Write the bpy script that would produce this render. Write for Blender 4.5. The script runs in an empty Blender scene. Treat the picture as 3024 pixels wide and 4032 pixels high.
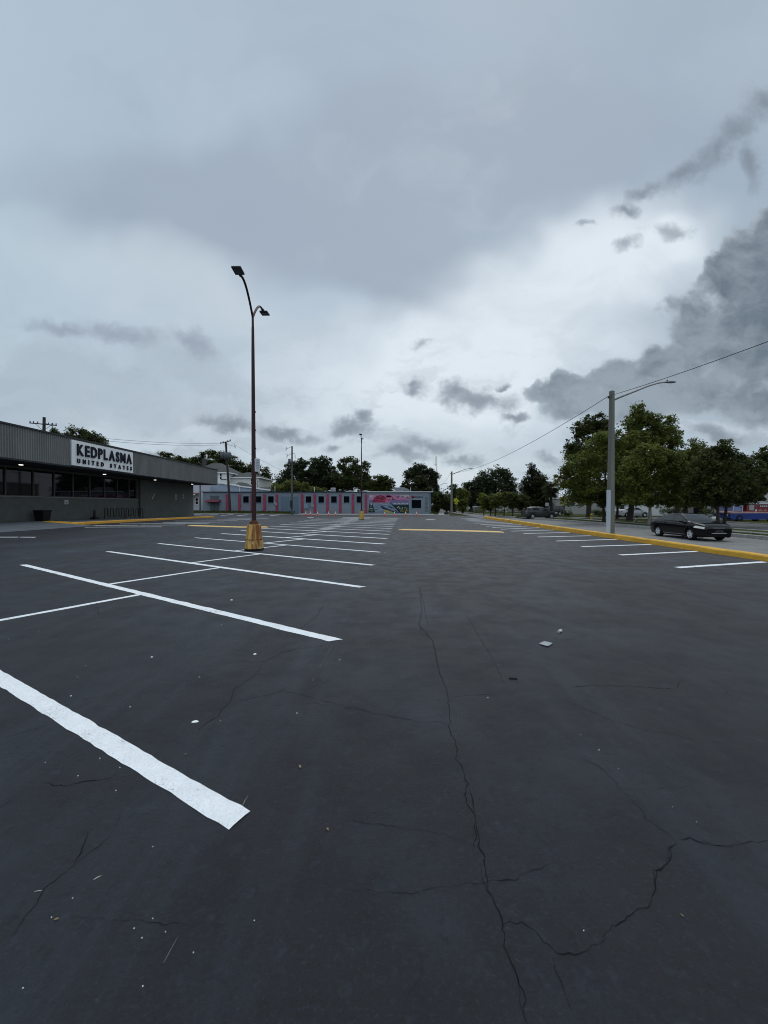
import bpy, bmesh, math, random
from mathutils import Vector, Matrix, noise
R = math.radians
SC = bpy.context.scene
COL = SC.collection
# ------------------------------------------------------------------ camera
F, CX, CY, HC = 1515.0, 1512.0, 2016.0, 1.75
PITCH = math.atan((2016 - 1988) / F)
cam_d = bpy.data.cameras.new('camera')
cam = bpy.data.objects.new('camera', cam_d); COL.objects.link(cam)
cam.location = (0, 0, HC); cam.rotation_euler = (R(90) - PITCH, 0, 0)
cam_d.sensor_fit = 'HORIZONTAL'; cam_d.sensor_width = 36; cam_d.lens = F / 3024 * 36
cam_d.clip_end = 8000; cam_d.clip_start = 0.05
SC.camera = cam
SC.view_settings.view_transform = 'Standard'; SC.view_settings.look = 'None'
SC.cycles.filter_width = 1.05; SC.cycles.max_bounces = 5; SC.cycles.diffuse_bounces = 2; SC.cycles.glossy_bounces = 3; SC.cycles.transmission_bounces = 3
SC.view_settings.exposure = 0; SC.view_settings.gamma = 1

def ray(px, py):
    a = (px - CX) / F; b = -(py - CY) / F
    return Vector((a, math.cos(PITCH) + b * math.sin(PITCH), -math.sin(PITCH) + b * math.cos(PITCH)))
def P(px, py, Y):                       # point seen at a photo pixel, Y metres ahead
    d = ray(px, py); return Vector((0, 0, HC)) + d * (Y / d.y)
def clamp(t, a=0., b=1.): return max(a, min(b, t))
def lerp(a, b, t): return a + (b - a) * t
def xk(y): return 11.85 + 0.047 * (y - 11.86)          # foot of the yellow kerb
def zg(x, y):                                           # gentle fall of the car park
    if x < -11:
        t = clamp((-11 - x) / 11, 0, 1.6)
        return t * lerp(.5, .12, clamp((y - 25) / 25))
    if x > 5:
        return -.12 * clamp((y - 12) / 18) * clamp((x - 5) / (xk(y) - 5), 0, 1)
    return 0.
def G(px, py, dz=0.):                   # point of the car park surface seen at a photo pixel
    d = ray(px, py); z = 0.
    for _ in range(14):
        t = (z + dz - HC) / d.z; z = lerp(z, zg(d.x * t, d.y * t), .7)
    t = (z + dz - HC) / d.z
    return Vector((d.x * t, d.y * t, z + dz))
def GZ(px, py, z):
    d = ray(px, py); t = (z - HC) / d.z
    return Vector((d.x * t, d.y * t, z))

# ------------------------------------------------------------------ materials
def lin(c): return tuple(((v / 255) / 12.92 if v / 255 <= .04045 else ((v / 255 + .055) / 1.055) ** 2.4) for v in c)
MATS = {}
def nd(nt, typ, **kw):
    n = nt.nodes.new(typ)
    for k, v in kw.items():
        if k == 'ins':
            for a, b in v.items(): n.inputs[a].default_value = b
        else: setattr(n, k, v)
    return n
def pmat(name, col, rough=.6, var=.12, scale=6., bump=0., bscale=40., metal=0., spec=.22, coat=0., stretch=None, col2=None):
    if name in MATS: return MATS[name]
    m = bpy.data.materials.new(name); m.use_nodes = True; nt = m.node_tree; L = nt.links
    b = nt.nodes['Principled BSDF']
    b.inputs['Roughness'].default_value = rough; b.inputs['Metallic'].default_value = metal
    b.inputs['Specular IOR Level'].default_value = spec; b.inputs['Coat Weight'].default_value = coat
    b.inputs['Coat Roughness'].default_value = .04
    tc = nd(nt, 'ShaderNodeTexCoord'); src = tc.outputs['Object']
    if stretch:
        mp = nd(nt, 'ShaderNodeMapping', ins={'Scale': stretch}); L.new(src, mp.inputs['Vector']); src = mp.outputs['Vector']
    n = nd(nt, 'ShaderNodeTexNoise', ins={'Scale': scale, 'Detail': 5., 'Roughness': .62}); L.new(src, n.inputs['Vector'])
    r = nd(nt, 'ShaderNodeMapRange', ins={1: .25, 2: .75}); L.new(n.outputs['Fac'], r.inputs[0])
    mx = nd(nt, 'ShaderNodeMix', data_type='RGBA')
    c2 = col2 or tuple(c * (1 - 2 * var) for c in col)
    c1 = col if col2 else tuple(min(1, c * (1 + var)) for c in col)
    mx.inputs[6].default_value = (*c1, 1); mx.inputs[7].default_value = (*c2, 1)
    L.new(r.outputs[0], mx.inputs[0]); L.new(mx.outputs[2], b.inputs['Base Color'])
    if bump:
        nb = nd(nt, 'ShaderNodeTexNoise', ins={'Scale': bscale, 'Detail': 4.}); L.new(tc.outputs['Object'], nb.inputs['Vector'])
        bp = nd(nt, 'ShaderNodeBump', ins={'Strength': bump, 'Distance': .02}); L.new(nb.outputs['Fac'], bp.inputs['Height']); L.new(bp.outputs['Normal'], b.inputs['Normal'])
    MATS[name] = m; return m
def emat(name, col, strength):
    m = bpy.data.materials.new(name); m.use_nodes = True; b = m.node_tree.nodes['Principled BSDF']
    b.inputs['Base Color'].default_value = (*col, 1); b.inputs['Emission Color'].default_value = (*col, 1); b.inputs['Emission Strength'].default_value = strength
    MATS[name] = m; return m
def glassmat(name, col=(.004, .005, .006), rough=.03):
    return pmat(name, col, rough, var=.1, scale=2, spec=.35)

def leafmat(name, c1, c2):
    m = bpy.data.materials.new(name); m.use_nodes = True; nt = m.node_tree; L = nt.links
    b = nt.nodes['Principled BSDF']; b.inputs['Roughness'].default_value = .55; b.inputs['Specular IOR Level'].default_value = .10
    g = nd(nt, 'ShaderNodeNewGeometry'); tc = nd(nt, 'ShaderNodeTexCoord')
    n = nd(nt, 'ShaderNodeTexNoise', ins={'Scale': .7, 'Detail': 2.}); L.new(tc.outputs['Object'], n.inputs['Vector'])
    a = nd(nt, 'ShaderNodeMath', operation='MULTIPLY_ADD', ins={1: .45, 2: 0.}); L.new(g.outputs['Random Per Island'], a.inputs[0])
    s = nd(nt, 'ShaderNodeMath', operation='MULTIPLY_ADD', ins={1: 1.1}); L.new(n.outputs['Fac'], s.inputs[0]); L.new(a.outputs[0], s.inputs[2])
    r = nd(nt, 'ShaderNodeMapRange', ins={1: .45, 2: 1.1}); L.new(s.outputs[0], r.inputs[0])
    mx = nd(nt, 'ShaderNodeMix', data_type='RGBA'); mx.inputs[6].default_value = (*c1, 1); mx.inputs[7].default_value = (*c2, 1)
    L.new(r.outputs[0], mx.inputs[0]); L.new(mx.outputs[2], b.inputs['Base Color'])
    t = nd(nt, 'ShaderNodeBsdfTranslucent'); L.new(mx.outputs[2], t.inputs['Color'])
    ms = nd(nt, 'ShaderNodeMixShader', ins={0: .36}); L.new(b.outputs[0], ms.inputs[1]); L.new(t.outputs[0], ms.inputs[2])
    L.new(ms.outputs[0], nt.nodes['Material Output'].inputs['Surface'])
    MATS[name] = m; return m

# ------------------------------------------------------------------ mesh helper
class MB:
    def __init__(s): s.v = []; s.f = []; s.m = []; s.sm = []
    def add(s, vs, fs, mi=0, smooth=False):
        o = len(s.v); s.v += [tuple(v) for v in vs]
        for f in fs: s.f.append([i + o for i in f]); s.m.append(mi); s.sm.append(smooth)
        return s
    def quad(s, a, b, c, d, mi=0): return s.add([a, b, c, d], [(0, 1, 2, 3)], mi)
    def poly(s, pts, mi=0): return s.add(pts, [tuple(range(len(pts)))], mi)
    def box(s, x0, x1, y0, y1, z0, z1, mi=0, M=None):
        vs = [Vector((x, y, z)) for z in (z0, z1) for y in (y0, y1) for x in (x0, x1)]
        if M is not None: vs = [M @ v for v in vs]
        return s.add(vs, [(0, 2, 3, 1), (4, 5, 7, 6), (0, 1, 5, 4), (2, 6, 7, 3), (0, 4, 6, 2), (1, 3, 7, 5)], mi)
    def bbox(s, x0, x1, y0, y1, z0, z1, bev=.02, mi=0, M=None):       # bevelled box
        b = min(bev, abs(x1 - x0) * .4, abs(y1 - y0) * .4, abs(z1 - z0) * .4)
        bm = bmesh.new(); bmesh.ops.create_cube(bm, size=1)
        for v in bm.verts: v.co = Vector(((x0 + x1) / 2 + v.co.x * (x1 - x0), (y0 + y1) / 2 + v.co.y * (y1 - y0), (z0 + z1) / 2 + v.co.z * (z1 - z0)))
        bmesh.ops.bevel(bm, geom=bm.edges[:], offset=b, segments=2, affect='EDGES', profile=.6)
        bm.verts.index_update(); vs = [(M @ v.co if M is not None else v.co.copy()) for v in bm.verts]; fs = [[v.index for v in f.verts] for f in bm.faces]; bm.free()
        return s.add(vs, fs, mi)
    def tube(s, pts, rad, n=8, mi=0, caps=True, rot=0.):
        pts = [Vector(p) for p in pts]
        rad = [rad] * len(pts) if not isinstance(rad, (list, tuple)) else rad
        up = None; vs = []; fs = []
        for i, p in enumerate(pts):
            d = (pts[min(i + 1, len(pts) - 1)] - pts[max(i - 1, 0)]).normalized()
            if up is None:
                up = Vector((0, 1, 0)) if abs(d.z) > .9 else Vector((0, 0, 1))
            a = d.cross(up).normalized(); up = a.cross(d).normalized()
            for k in range(n):
                t = 2 * math.pi * k / n + rot; vs.append(p + (a * math.cos(t) + up * math.sin(t)) * rad[i])
        for i in range(len(pts) - 1):
            for k in range(n): fs.append((i * n + k, i * n + (k + 1) % n, (i + 1) * n + (k + 1) % n, (i + 1) * n + k))
        s.add(vs, fs, mi, True)
        if caps:
            s.add(vs[:n], [tuple(range(n))[::-1]], mi); s.add(vs[-n:], [tuple(range(n))], mi)
        return s
    def lathe(s, prof, c=(0, 0, 0), n=16, mi=0, axis='z', rot=0., smooth=True, sx=1, sy=1):
        vs = []; fs = []
        for r, h in prof:
            for k in range(n):
                t = 2 * math.pi * k / n + rot; a, b = r * math.cos(t) * sx, r * math.sin(t) * sy
                vs.append((c[0] + a, c[1] + b, c[2] + h) if axis == 'z' else (c[0] + a, c[1] + h, c[2] + b))
        for i in range(len(prof) - 1):
            for k in range(n): fs.append((i * n + k, i * n + (k + 1) % n, (i + 1) * n + (k + 1) % n, (i + 1) * n + k))
        s.add(vs, fs, mi, smooth)
        return s
    def build(s, name, mats, parent=None, local=False):
        me = bpy.data.meshes.new(name)
        off = Vector((0, 0, 0)) if (parent is None or local) else WORLD(parent)
        me.from_pydata([tuple(Vector(v) - off) for v in s.v], [], s.f)
        for m in (mats if isinstance(mats, (list, tuple)) else [mats]): me.materials.append(m)
        me.polygons.foreach_set('material_index', s.m); me.polygons.foreach_set('use_smooth', s.sm)
        me.validate(); me.update()
        o = bpy.data.objects.new(name, me); COL.objects.link(o)
        if parent is not None: o.parent = parent
        return o
def WORLD(o):
    v = Vector(o.location)
    while o.parent is not None: o = o.parent; v = v + Vector(o.location)
    return v
def tag(o, label, cat, group=None):
    o['label'] = label; o['category'] = cat
    if group: o['group'] = group
    return o
def thing(name, label, cat, loc=(0, 0, 0), group=None):
    o = bpy.data.objects.new(name, None); o.empty_display_size = .2; COL.objects.link(o); o.location = loc
    return tag(o, label, cat, group)
def struct(o): o['kind'] = 'structure'; return o
def stuff(o): o['kind'] = 'stuff'; return o
def copy_tree(o, parent=None):
    c = o.copy(); COL.objects.link(c)
    if parent is not None: c.parent = parent
    for ch in list(o.children): copy_tree(ch, c)
    return c
rng = random.Random(7)
# ------------------------------------------------------------------ sky and light
SUN_EL, SUN_AZ = 58., 20.
W = bpy.data.worlds.new('World'); SC.world = W; W.use_nodes = True
W.cycles.sampling_method = 'MANUAL'; W.cycles.sample_map_resolution = 256
nt = W.node_tree; L = nt.links; nt.nodes.clear()
out = nd(nt, 'ShaderNodeOutputWorld'); bg = nd(nt, 'ShaderNodeBackground'); L.new(bg.outputs[0], out.inputs[0])
sky = nd(nt, 'ShaderNodeTexSky', sky_type='NISHITA', sun_disc=False, sun_elevation=R(SUN_EL), sun_rotation=R(SUN_AZ), air_density=1.2, dust_density=3.)
SKS = .09
bg.inputs['Strength'].default_value = SKS
def M2(op, a, b=None, c=None, cl=False):
    n = nd(nt, 'ShaderNodeMath', operation=op); n.use_clamp = cl
    for i, v in enumerate((a, b, c)):
        if v is None: continue
        if isinstance(v, (int, float)): n.inputs[i].default_value = v
        else: L.new(v, n.inputs[i])
    return n.outputs[0]
def SM(x, a, b):                                        # smoothstep
    n = nd(nt, 'ShaderNodeMapRange', interpolation_type='SMOOTHSTEP', ins={1: a, 2: b}); L.new(x, n.inputs[0]); return n.outputs[0]
def MIXC(fac, a, b):
    n = nd(nt, 'ShaderNodeMix', data_type='RGBA')
    for i, v in ((0, fac), (6, a), (7, b)):
        if isinstance(v, (int, float)): n.inputs[i].default_value = v
        elif isinstance(v, tuple): n.inputs[i].default_value = (*[q / SKS for q in lin(v)], 1)
        else: L.new(v, n.inputs[i])
    return n.outputs[2]
tc = nd(nt, 'ShaderNodeTexCoord'); sep = nd(nt, 'ShaderNodeSeparateXYZ'); L.new(tc.outputs['Generated'], sep.inputs[0])
dx, dy, dz = sep.outputs
ay = M2('MAXIMUM', M2('ABSOLUTE', dy), .04)
u = M2('DIVIDE', dx, ay); v = M2('DIVIDE', dz, ay)
cmb = nd(nt, 'ShaderNodeCombineXYZ'); L.new(u, cmb.inputs[0]); L.new(v, cmb.inputs[1])
uv = cmb.outputs[0]
def NOI(scale, detail, rough=.55, vec=None, color=False, off=0.):
    n = nd(nt, 'ShaderNodeTexNoise', ins={'Scale': scale, 'Detail': detail, 'Roughness': rough})
    mp = nd(nt, 'ShaderNodeMapping', ins={'Location': (off, off * .7, 0)}); L.new(vec or uv, mp.inputs[0]); L.new(mp.outputs[0], n.inputs['Vector'])
    return n.outputs['Color' if color else 'Fac']
def WARP(vec, col, amt):
    s = nd(nt, 'ShaderNodeVectorMath', operation='SUBTRACT'); L.new(col, s.inputs[0]); s.inputs[1].default_value = (.5, .5, .5)
    a = nd(nt, 'ShaderNodeVectorMath', operation='MULTIPLY_ADD'); L.new(s.outputs[0], a.inputs[0]); a.inputs[1].default_value = (amt, amt, 0); L.new(vec, a.inputs[2])
    return a.outputs[0]
w_soft = WARP(uv, NOI(2.2, 3, color=True), .42)
w_mid = WARP(WARP(uv, NOI(7, 4, .6, color=True, off=3.), .10), NOI(26, 5, .62, color=True, off=5.), .030)
w_fine = WARP(WARP(uv, NOI(9, 3, color=True, off=9.), .07), NOI(38, 4, .6, color=True, off=2.), .016)
def FIELD(vec, blobs):                                  # 1 - distance to the nearest ellipse, in ellipse radii
    acc = None
    for b in blobs:
        cx, cy, rx, ry = b[:4]; rt = b[4] if len(b) > 4 else 0
        mp = nd(nt, 'ShaderNodeMapping', vector_type='TEXTURE')
        mp.inputs['Location'].default_value = ((cx * 1.8228 - 1512) / F, (1988 - cy * 1.8228) / F, 0)
        mp.inputs['Rotation'].default_value = (0, 0, R(rt)); mp.inputs['Scale'].default_value = (rx * 1.8228 / F, ry * 1.8228 / F, 1)
        L.new(vec, mp.inputs[0])
        ln = nd(nt, 'ShaderNodeVectorMath', operation='LENGTH'); L.new(mp.outputs[0], ln.inputs[0])
        acc = ln.outputs['Value'] if acc is None else M2('SMOOTH_MIN', acc, ln.outputs['Value'], .18)
    return M2('SUBTRACT', 1.0, acc)
# base veil
c = MIXC(SM(v, .0, .30), (203, 217, 226), (190, 205, 218))
c = MIXC(SM(v, .22, 1.0), c, (170, 187, 205))
c = MIXC(SM(M2('MULTIPLY_ADD', v, .5, u), -.2, 1.6), c, (160, 177, 193))
c = MIXC(M2('MULTIPLY', SM(M2('MULTIPLY_ADD', v, -.2, u), -.55, -1.25), .55), c, (182, 202, 215))
n_big = NOI(1.6, 4, .5, off=1.3)
c = MIXC(M2('MULTIPLY', SM(n_big, .45, .75), .35), c, (190, 202, 214))
# grey upper sheet with its soft lower rim
sh = FIELD(w_soft, [(560, 470, 620, 190, -6), (830, 570, 300, 150, -14), (1000, 330, 620, 200, 12)])
c = MIXC(M2('MULTIPLY', SM(sh, -.12, .55), .85), c, (159, 173, 189))
# bright gaps
br = FIELD(w_soft, [(1240, 610, 300, 130, 24), (1420, 520, 150, 70, 25), (1000, 800, 330, 110, 8)])
c = MIXC(M2('MULTIPLY', SM(br, -.60, .55), .95), c, (226, 236, 244))
br2 = FIELD(w_soft, [(300, 610, 260, 70, -12), (900, 990, 520, 70, 0), (480, 690, 160, 60, -25)])
c = MIXC(M2('MULTIPLY', SM(br2, -.6, .9), .42), c, (205, 217, 226))
# horizon cloud texture
def DEN(field, vec, scale, amp, off, det=7, rough=.6, st=(1, 1, 1)):   # break an outline up with fractal noise
    n = nd(nt, 'ShaderNodeTexNoise', ins={'Scale': scale, 'Detail': det, 'Roughness': rough}); mp = nd(nt, 'ShaderNodeMapping', ins={'Location': (off, off, 0), 'Scale': st}); L.new(vec, mp.inputs[0]); L.new(mp.outputs[0], n.inputs['Vector'])
    f = M2('MULTIPLY_ADD', n.outputs['Fac'], amp, -amp * .5); return M2('ADD', field, f) if field is not None else n.outputs['Fac']
hb = SM(v, .62, .06)
nh = DEN(None, w_mid, 3.2, 1, 4., 8, .6, (1., 2.6, 1)); nh2 = DEN(None, w_mid, 7.5, 1, 8., 8, .62, (1., 2.2, 1))
nn_ = M2('MULTIPLY_ADD', nh2, .45, M2('MULTIPLY', nh, .55))
c = MIXC(M2('MULTIPLY', M2('MULTIPLY', SM(nn_, .49, .60), hb), .52), c, (162, 176, 187))
c = MIXC(M2('MULTIPLY', M2('MULTIPLY', SM(nn_, .48, .36), hb), .55), c, (222, 231, 236))
# faint mottling in the whole veil
nv = DEN(None, w_soft, 2.0, 1, 2., 7, .58, (1., 1.5, 1))
c = MIXC(M2('MULTIPLY', SM(nv, .52, .72), .20), c, (150, 164, 182)); c = MIXC(M2('MULTIPLY', SM(nv, .46, .30), .20), c, (200, 212, 223))
# left cloud bank (soft)
lb = DEN(FIELD(w_mid, [(170, 840, 330, 110, -8), (400, 800, 150, 60, -18), (120, 900, 240, 60)]), w_mid, 6., 1.3, 1.)
c = MIXC(M2('MULTIPLY', SM(lb, -.2, .6), .55), c, (166, 180, 193))
l2 = DEN(FIELD(w_mid, [(140, 708, 90, 22, -4), (265, 722, 110, 28, -9), (420, 745, 60, 30, -30)]), w_mid, 11., 1.5, 5.)
c = MIXC(M2('MULTIPLY', SM(l2, -.3, .9), .75), c, (146, 157, 173))
# drifting small dark clouds
sm_ = FIELD(w_mid, [(1035, 868, 92, 32, -13), (985, 848, 40, 28), (903, 838, 34, 22), (765, 928, 58, 22), (787, 905, 22, 24), (500, 915, 84, 20), (610, 932, 86, 20, -6),
    (1190, 987, 38, 18), (715, 970, 30, 14), (930, 965, 76, 26), (870, 985, 70, 22), (1000, 992, 60, 16), (1105, 912, 40, 9), (1080, 843, 16, 9), (1560, 942, 98, 24, -8), (340, 985, 70, 14)])
smd = DEN(sm_, w_fine, 13., 1.5, 3., 8, .6, (1., 1.5, 1))
c = MIXC(M2('MULTIPLY', SM(smd, -.22, .60), .88), c, MIXC(SM(smd, .1, 1.0), MIXC(SM(v, .02, .22), (176, 189, 199), (166, 177, 189)), MIXC(SM(v, .02, .22), (150, 164, 175), (126, 138, 151))))
st = FIELD(w_mid, [(1585, 300, 66, 40, 40), (1535, 345, 86, 32, 40), (1470, 388, 80, 28, 30), (1385, 432, 56, 20, 30), (1612, 365, 26, 66, 8), (1350, 468, 44, 18, 14), (1640, 250, 50, 40)])
std = DEN(st, w_fine, 11., 1.5, 6.)
c = MIXC(M2('MULTIPLY', SM(std, -.25, .95), .85), c, (126, 138, 152))
pf = DEN(FIELD(w_mid, [(1450, 510, 70, 26, -8), (1340, 541, 50, 17, 18), (1245, 497, 36, 11, 5), (918, 743, 34, 13, 20)]), w_fine, 14., 2.2, 4., 8)
c = MIXC(M2('MULTIPLY', SM(pf, -.05, 1.1), .72), c, (138, 150, 163))
# great cumulus on the right
bill = nd(nt, 'ShaderNodeTexVoronoi', feature='SMOOTH_F1', ins={'Scale': 15., 'Smoothness': .5}); L.new(w_fine, bill.inputs['Vector'])
cu = FIELD(w_fine, [(1740, 560, 230, 130, 10), (1690, 490, 120, 70, 20), (1590, 600, 96, 84), (1650, 720, 260, 150), (1505, 735, 96, 66), (1440, 790, 100, 58), (1340, 815, 105, 52), (1240, 838, 76, 48), (1185, 850, 70, 36), (1230, 880, 90, 34), (1340, 875, 130, 46), (1500, 850, 250, 60), (1640, 880, 170, 60)])
cu = M2('ADD', cu, M2('MULTIPLY_ADD', bill.outputs['Distance'], -.36, .09)); cud = DEN(cu, w_fine, 16., .55, 2., 7, .62)
sh1 = DEN(None, w_fine, 4.2, 1, 7., 7, .6); sh2 = DEN(None, w_fine, 10., 1, 3., 6, .6, (1., 1.6, 1))
shd = M2('MULTIPLY_ADD', sh2, .4, M2('MULTIPLY', sh1, .6))
dark = MIXC(SM(shd, .36, .62), (96, 109, 122), (142, 155, 167))
dark = MIXC(M2('MULTIPLY', SM(v, .50, .22), .6), dark, MIXC(SM(shd, .38, .60), (118, 132, 145), (152, 166, 177)))
cc = MIXC(SM(cud, .02, .34), (168, 181, 192), dark)
base_soft = SM(v, .245, .16)                               # frayed, paler underside
cmx = M2('MULTIPLY_ADD', base_soft, -.22, cud); cm = nd(nt, 'ShaderNodeMix', data_type='FLOAT'); L.new(SM(v, .34, .20), cm.inputs[0]); L.new(SM(cmx, .0, .16), cm.inputs[2]); L.new(SM(cmx, -.28, .42), cm.inputs[3]); cm = cm.outputs[0]
c = MIXC(M2('MULTIPLY', cm, .94), c, cc)
# front half only; plain veil behind the camera, brightened out of view, brighter overhead as under an overcast sky
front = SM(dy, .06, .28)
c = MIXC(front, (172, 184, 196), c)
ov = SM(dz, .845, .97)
gain = M2('ADD', M2('MULTIPLY_ADD', ov, 1.9, 1.0), M2('MULTIPLY', SM(dy, .10, -.35), .75))  # last term: brightness added behind the camera to light walls and trees facing it
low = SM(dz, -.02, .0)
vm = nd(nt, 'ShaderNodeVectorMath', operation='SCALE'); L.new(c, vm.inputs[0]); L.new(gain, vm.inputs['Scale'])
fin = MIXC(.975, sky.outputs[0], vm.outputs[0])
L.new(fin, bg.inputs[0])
sd = bpy.data.lights.new('sun', 'SUN'); sd.energy = .9; sd.angle = R(28); sd.color = (1, .97, .93)
so = bpy.data.objects.new('sun', sd); COL.objects.link(so)
sv = Vector((math.sin(R(SUN_AZ)) * math.cos(R(SUN_EL)), math.cos(R(SUN_AZ)) * math.cos(R(SUN_EL)), math.sin(R(SUN_EL))))
so.rotation_euler = (-sv).to_track_quat('-Z', 'Y').to_euler(); so.location = (0, 0, 60)
# ------------------------------------------------------------------ ground, car park, roads
def asphalt(name, base, dust, grain, streak, bumpk, rough):
    m = bpy.data.materials.new(name); m.use_nodes = True; nt = m.node_tree; L = nt.links; b = nt.nodes['Principled BSDF']
    tc = nd(nt, 'ShaderNodeTexCoord'); O = tc.outputs['Object']
    def N(scale, det=4., ro=.6, st=None, rot=0.):
        s = O
        if st:
            mp = nd(nt, 'ShaderNodeMapping', ins={'Scale': st, 'Rotation': (0, 0, R(rot))}); L.new(O, mp.inputs[0]); s = mp.outputs[0]
        n = nd(nt, 'ShaderNodeTexNoise', ins={'Scale': scale, 'Detail': det, 'Roughness': ro}); L.new(s, n.inputs[0]); return n.outputs[0]
    def MR(x, a, b_, c=0., d=1.):
        n = nd(nt, 'ShaderNodeMapRange', interpolation_type='SMOOTHSTEP', ins={1: a, 2: b_, 3: c, 4: d}); L.new(x, n.inputs[0]); return n.outputs[0]
    def MX(f, a, b_):
        n = nd(nt, 'ShaderNodeMix', data_type='RGBA')
        for i, v in ((0, f), (6, a), (7, b_)):
            if isinstance(v, tuple): n.inputs[i].default_value = (*v, 1)
            elif isinstance(v, float): n.inputs[i].default_value = v
            else: L.new(v, n.inputs[i])
        return n.outputs[2]
    def MU(a, b_):
        n = nd(nt, 'ShaderNodeMath', operation='MULTIPLY'); L.new(a, n.inputs[0])
        if isinstance(b_, float): n.inputs[1].default_value = b_
        else: L.new(b_, n.inputs[1])
        return n.outputs[0]
    dk = lambda k: tuple(v * k for v in base)
    c = MX(MR(N(.22, 5.), .38, .64), dk(.82), dk(1.22))
    c = MX(MU(MR(N(.45, 7., .68), .46, .72), .5), c, dust)                       # dusty, drier areas
    c = MX(MU(MR(N(1., 6., .66, (.9, .07, 1.), -3.), .50, .70), streak), c, dust)   # wheel tracks along the lanes
    c = MX(MU(MR(N(1., 6., .66, (.12, 1.1, 1.), 4.), .56, .76), streak * .7), c, dust)
    c = MX(MU(MR(N(1., 5., .6, (4., .3, 1.), -20.), .60, .74), .35), c, dk(.5))
    c = MX(MU(MR(N(3.2, 6., .7), .55, .74), .40), c, dk(.55))                     # darker sealer blots
    c = MX(MU(MR(N(9., 5., .7), .54, .74), min(1., grain * 1.2)), c, dk(2.8))
    c = MX(MU(MR(N(11., 5., .7), .47, .28), min(1., grain * 1.2)), c, dk(.30))
    c = MX(MU(MR(N(44., 4., .78), .53, .72), grain * .75), c, dk(5.0))            # worn stone tips
    c = MX(MU(MR(N(70., 3., .75), .48, .28), .8), c, dk(.25))                     # pores
    L.new(c, b.inputs['Base Color'])
    L.new(MR(N(2.2, 5.), .35, .7, rough - .07, rough + .07), b.inputs['Roughness'])
    b.inputs['Specular IOR Level'].default_value = .36
    h1 = N(26., 6., .72); h2 = N(85., 3., .75)
    ad = nd(nt, 'ShaderNodeMath', operation='MULTIPLY_ADD', ins={1: .8}); L.new(h2, ad.inputs[0]); L.new(h1, ad.inputs[2])
    bp = nd(nt, 'ShaderNodeBump', ins={'Strength': bumpk, 'Distance': .014}); L.new(ad.outputs[0], bp.inputs['Height']); L.new(bp.outputs[0], b.inputs['Normal'])
    MATS[name] = m; return m
M_LOT = asphalt('fresh_sealcoat', (.0066, .0082, .0122), (.034, .043, .060), .72, .42, .75, .60)
M_ROAD = asphalt('worn_asphalt', (.15, .148, .143), (.21, .205, .195), .3, .3, .4, .75)
M_STREET = asphalt('old_asphalt', (.085, .086, .086), (.13, .13, .128), .3, .3, .4, .75)
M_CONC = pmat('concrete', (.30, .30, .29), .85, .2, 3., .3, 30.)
M_CONCD = pmat('concrete_dull', (.17, .175, .18), .85, .22, 2., .3, 30.)
M_GRASS = pmat('grass_turf', (.040, .050, .016), .95, .3, 1.3, .8, 25., spec=.0, col2=(.075, .074, .030))
M_SOIL = pmat('distant_ground', (.035, .042, .022), .95, .3, .4)
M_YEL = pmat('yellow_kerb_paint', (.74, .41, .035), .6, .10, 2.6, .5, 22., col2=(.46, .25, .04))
M_WHITE = pmat('white_line_paint', (.83, .85, .86), .62, .04, 7., 1.0, 38., col2=(.70, .72, .73))
def pitted(m):                                             # pores where the dark aggregate shows through the paint
    nt = m.node_tree; L = nt.links; b = nt.nodes['Principled BSDF']; old = b.inputs['Base Color'].links[0].from_socket; tc = nd(nt, 'ShaderNodeTexCoord')
    n = nd(nt, 'ShaderNodeTexNoise', ins={'Scale': 75., 'Detail': 4., 'Roughness': .7}); n2 = nd(nt, 'ShaderNodeTexNoise', ins={'Scale': 2.3, 'Detail': 4.}); L.new(tc.outputs['Object'], n.inputs[0]); L.new(tc.outputs['Object'], n2.inputs[0])
    a = nd(nt, 'ShaderNodeMath', operation='MULTIPLY_ADD', ins={1: .55}); L.new(n2.outputs[0], a.inputs[0]); L.new(n.outputs[0], a.inputs[2]); r = nd(nt, 'ShaderNodeMapRange', ins={1: .90, 2: 1.0}); L.new(a.outputs[0], r.inputs[0])
    mx = nd(nt, 'ShaderNodeMix', data_type='RGBA'); L.new(r.outputs[0], mx.inputs[0]); L.new(old, mx.inputs[6]); mx.inputs[7].default_value = (.16, .165, .17, 1); L.new(mx.outputs[2], b.inputs['Base Color'])
pitted(M_WHITE)
M_BLACK = pmat('crack_shadow', (.0035, .0035, .004), .9, .1)

g = MB(); g.quad((-3000, -600, -.9), (3000, -600, -.9), (3000, 4000, -.9), (-3000, 4000, -.9)); struct(g.build('ground', M_SOIL))
# near soil sheet left and behind the car park
def sheet(name, fx, ys, fz, mat, kind=True):
    m = MB(); rows = []; vs = []
    for y in ys:
        xs = fx(y); rows.append(len(xs)); vs += [(x, y, fz(x, y)) for x in xs]
    n = rows[0]; fs = []
    for j in range(len(ys) - 1):
        for i in range(n - 1): fs.append((j * n + i, j * n + i + 1, (j + 1) * n + i + 1, (j + 1) * n + i))
    m.add(vs, fs, 0, True); o = m.build(name, mat)
    return struct(o) if kind else o
YS = sorted(set([-14 + 1.0 * i for i in range(80)] + [11.86, 12., 25., 30., 50., 65.6]))
YS = [y for y in YS if y <= 65.6]
sheet('parking_lot', lambda y: [-60, -28.6] + [-28 + i for i in range(34)] + [lerp(5, xk(y), t) for t in (.15, .3, .45, .6, .75, .9, 1.0)] + [xk(y) + .15], YS, zg, M_LOT)
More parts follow.
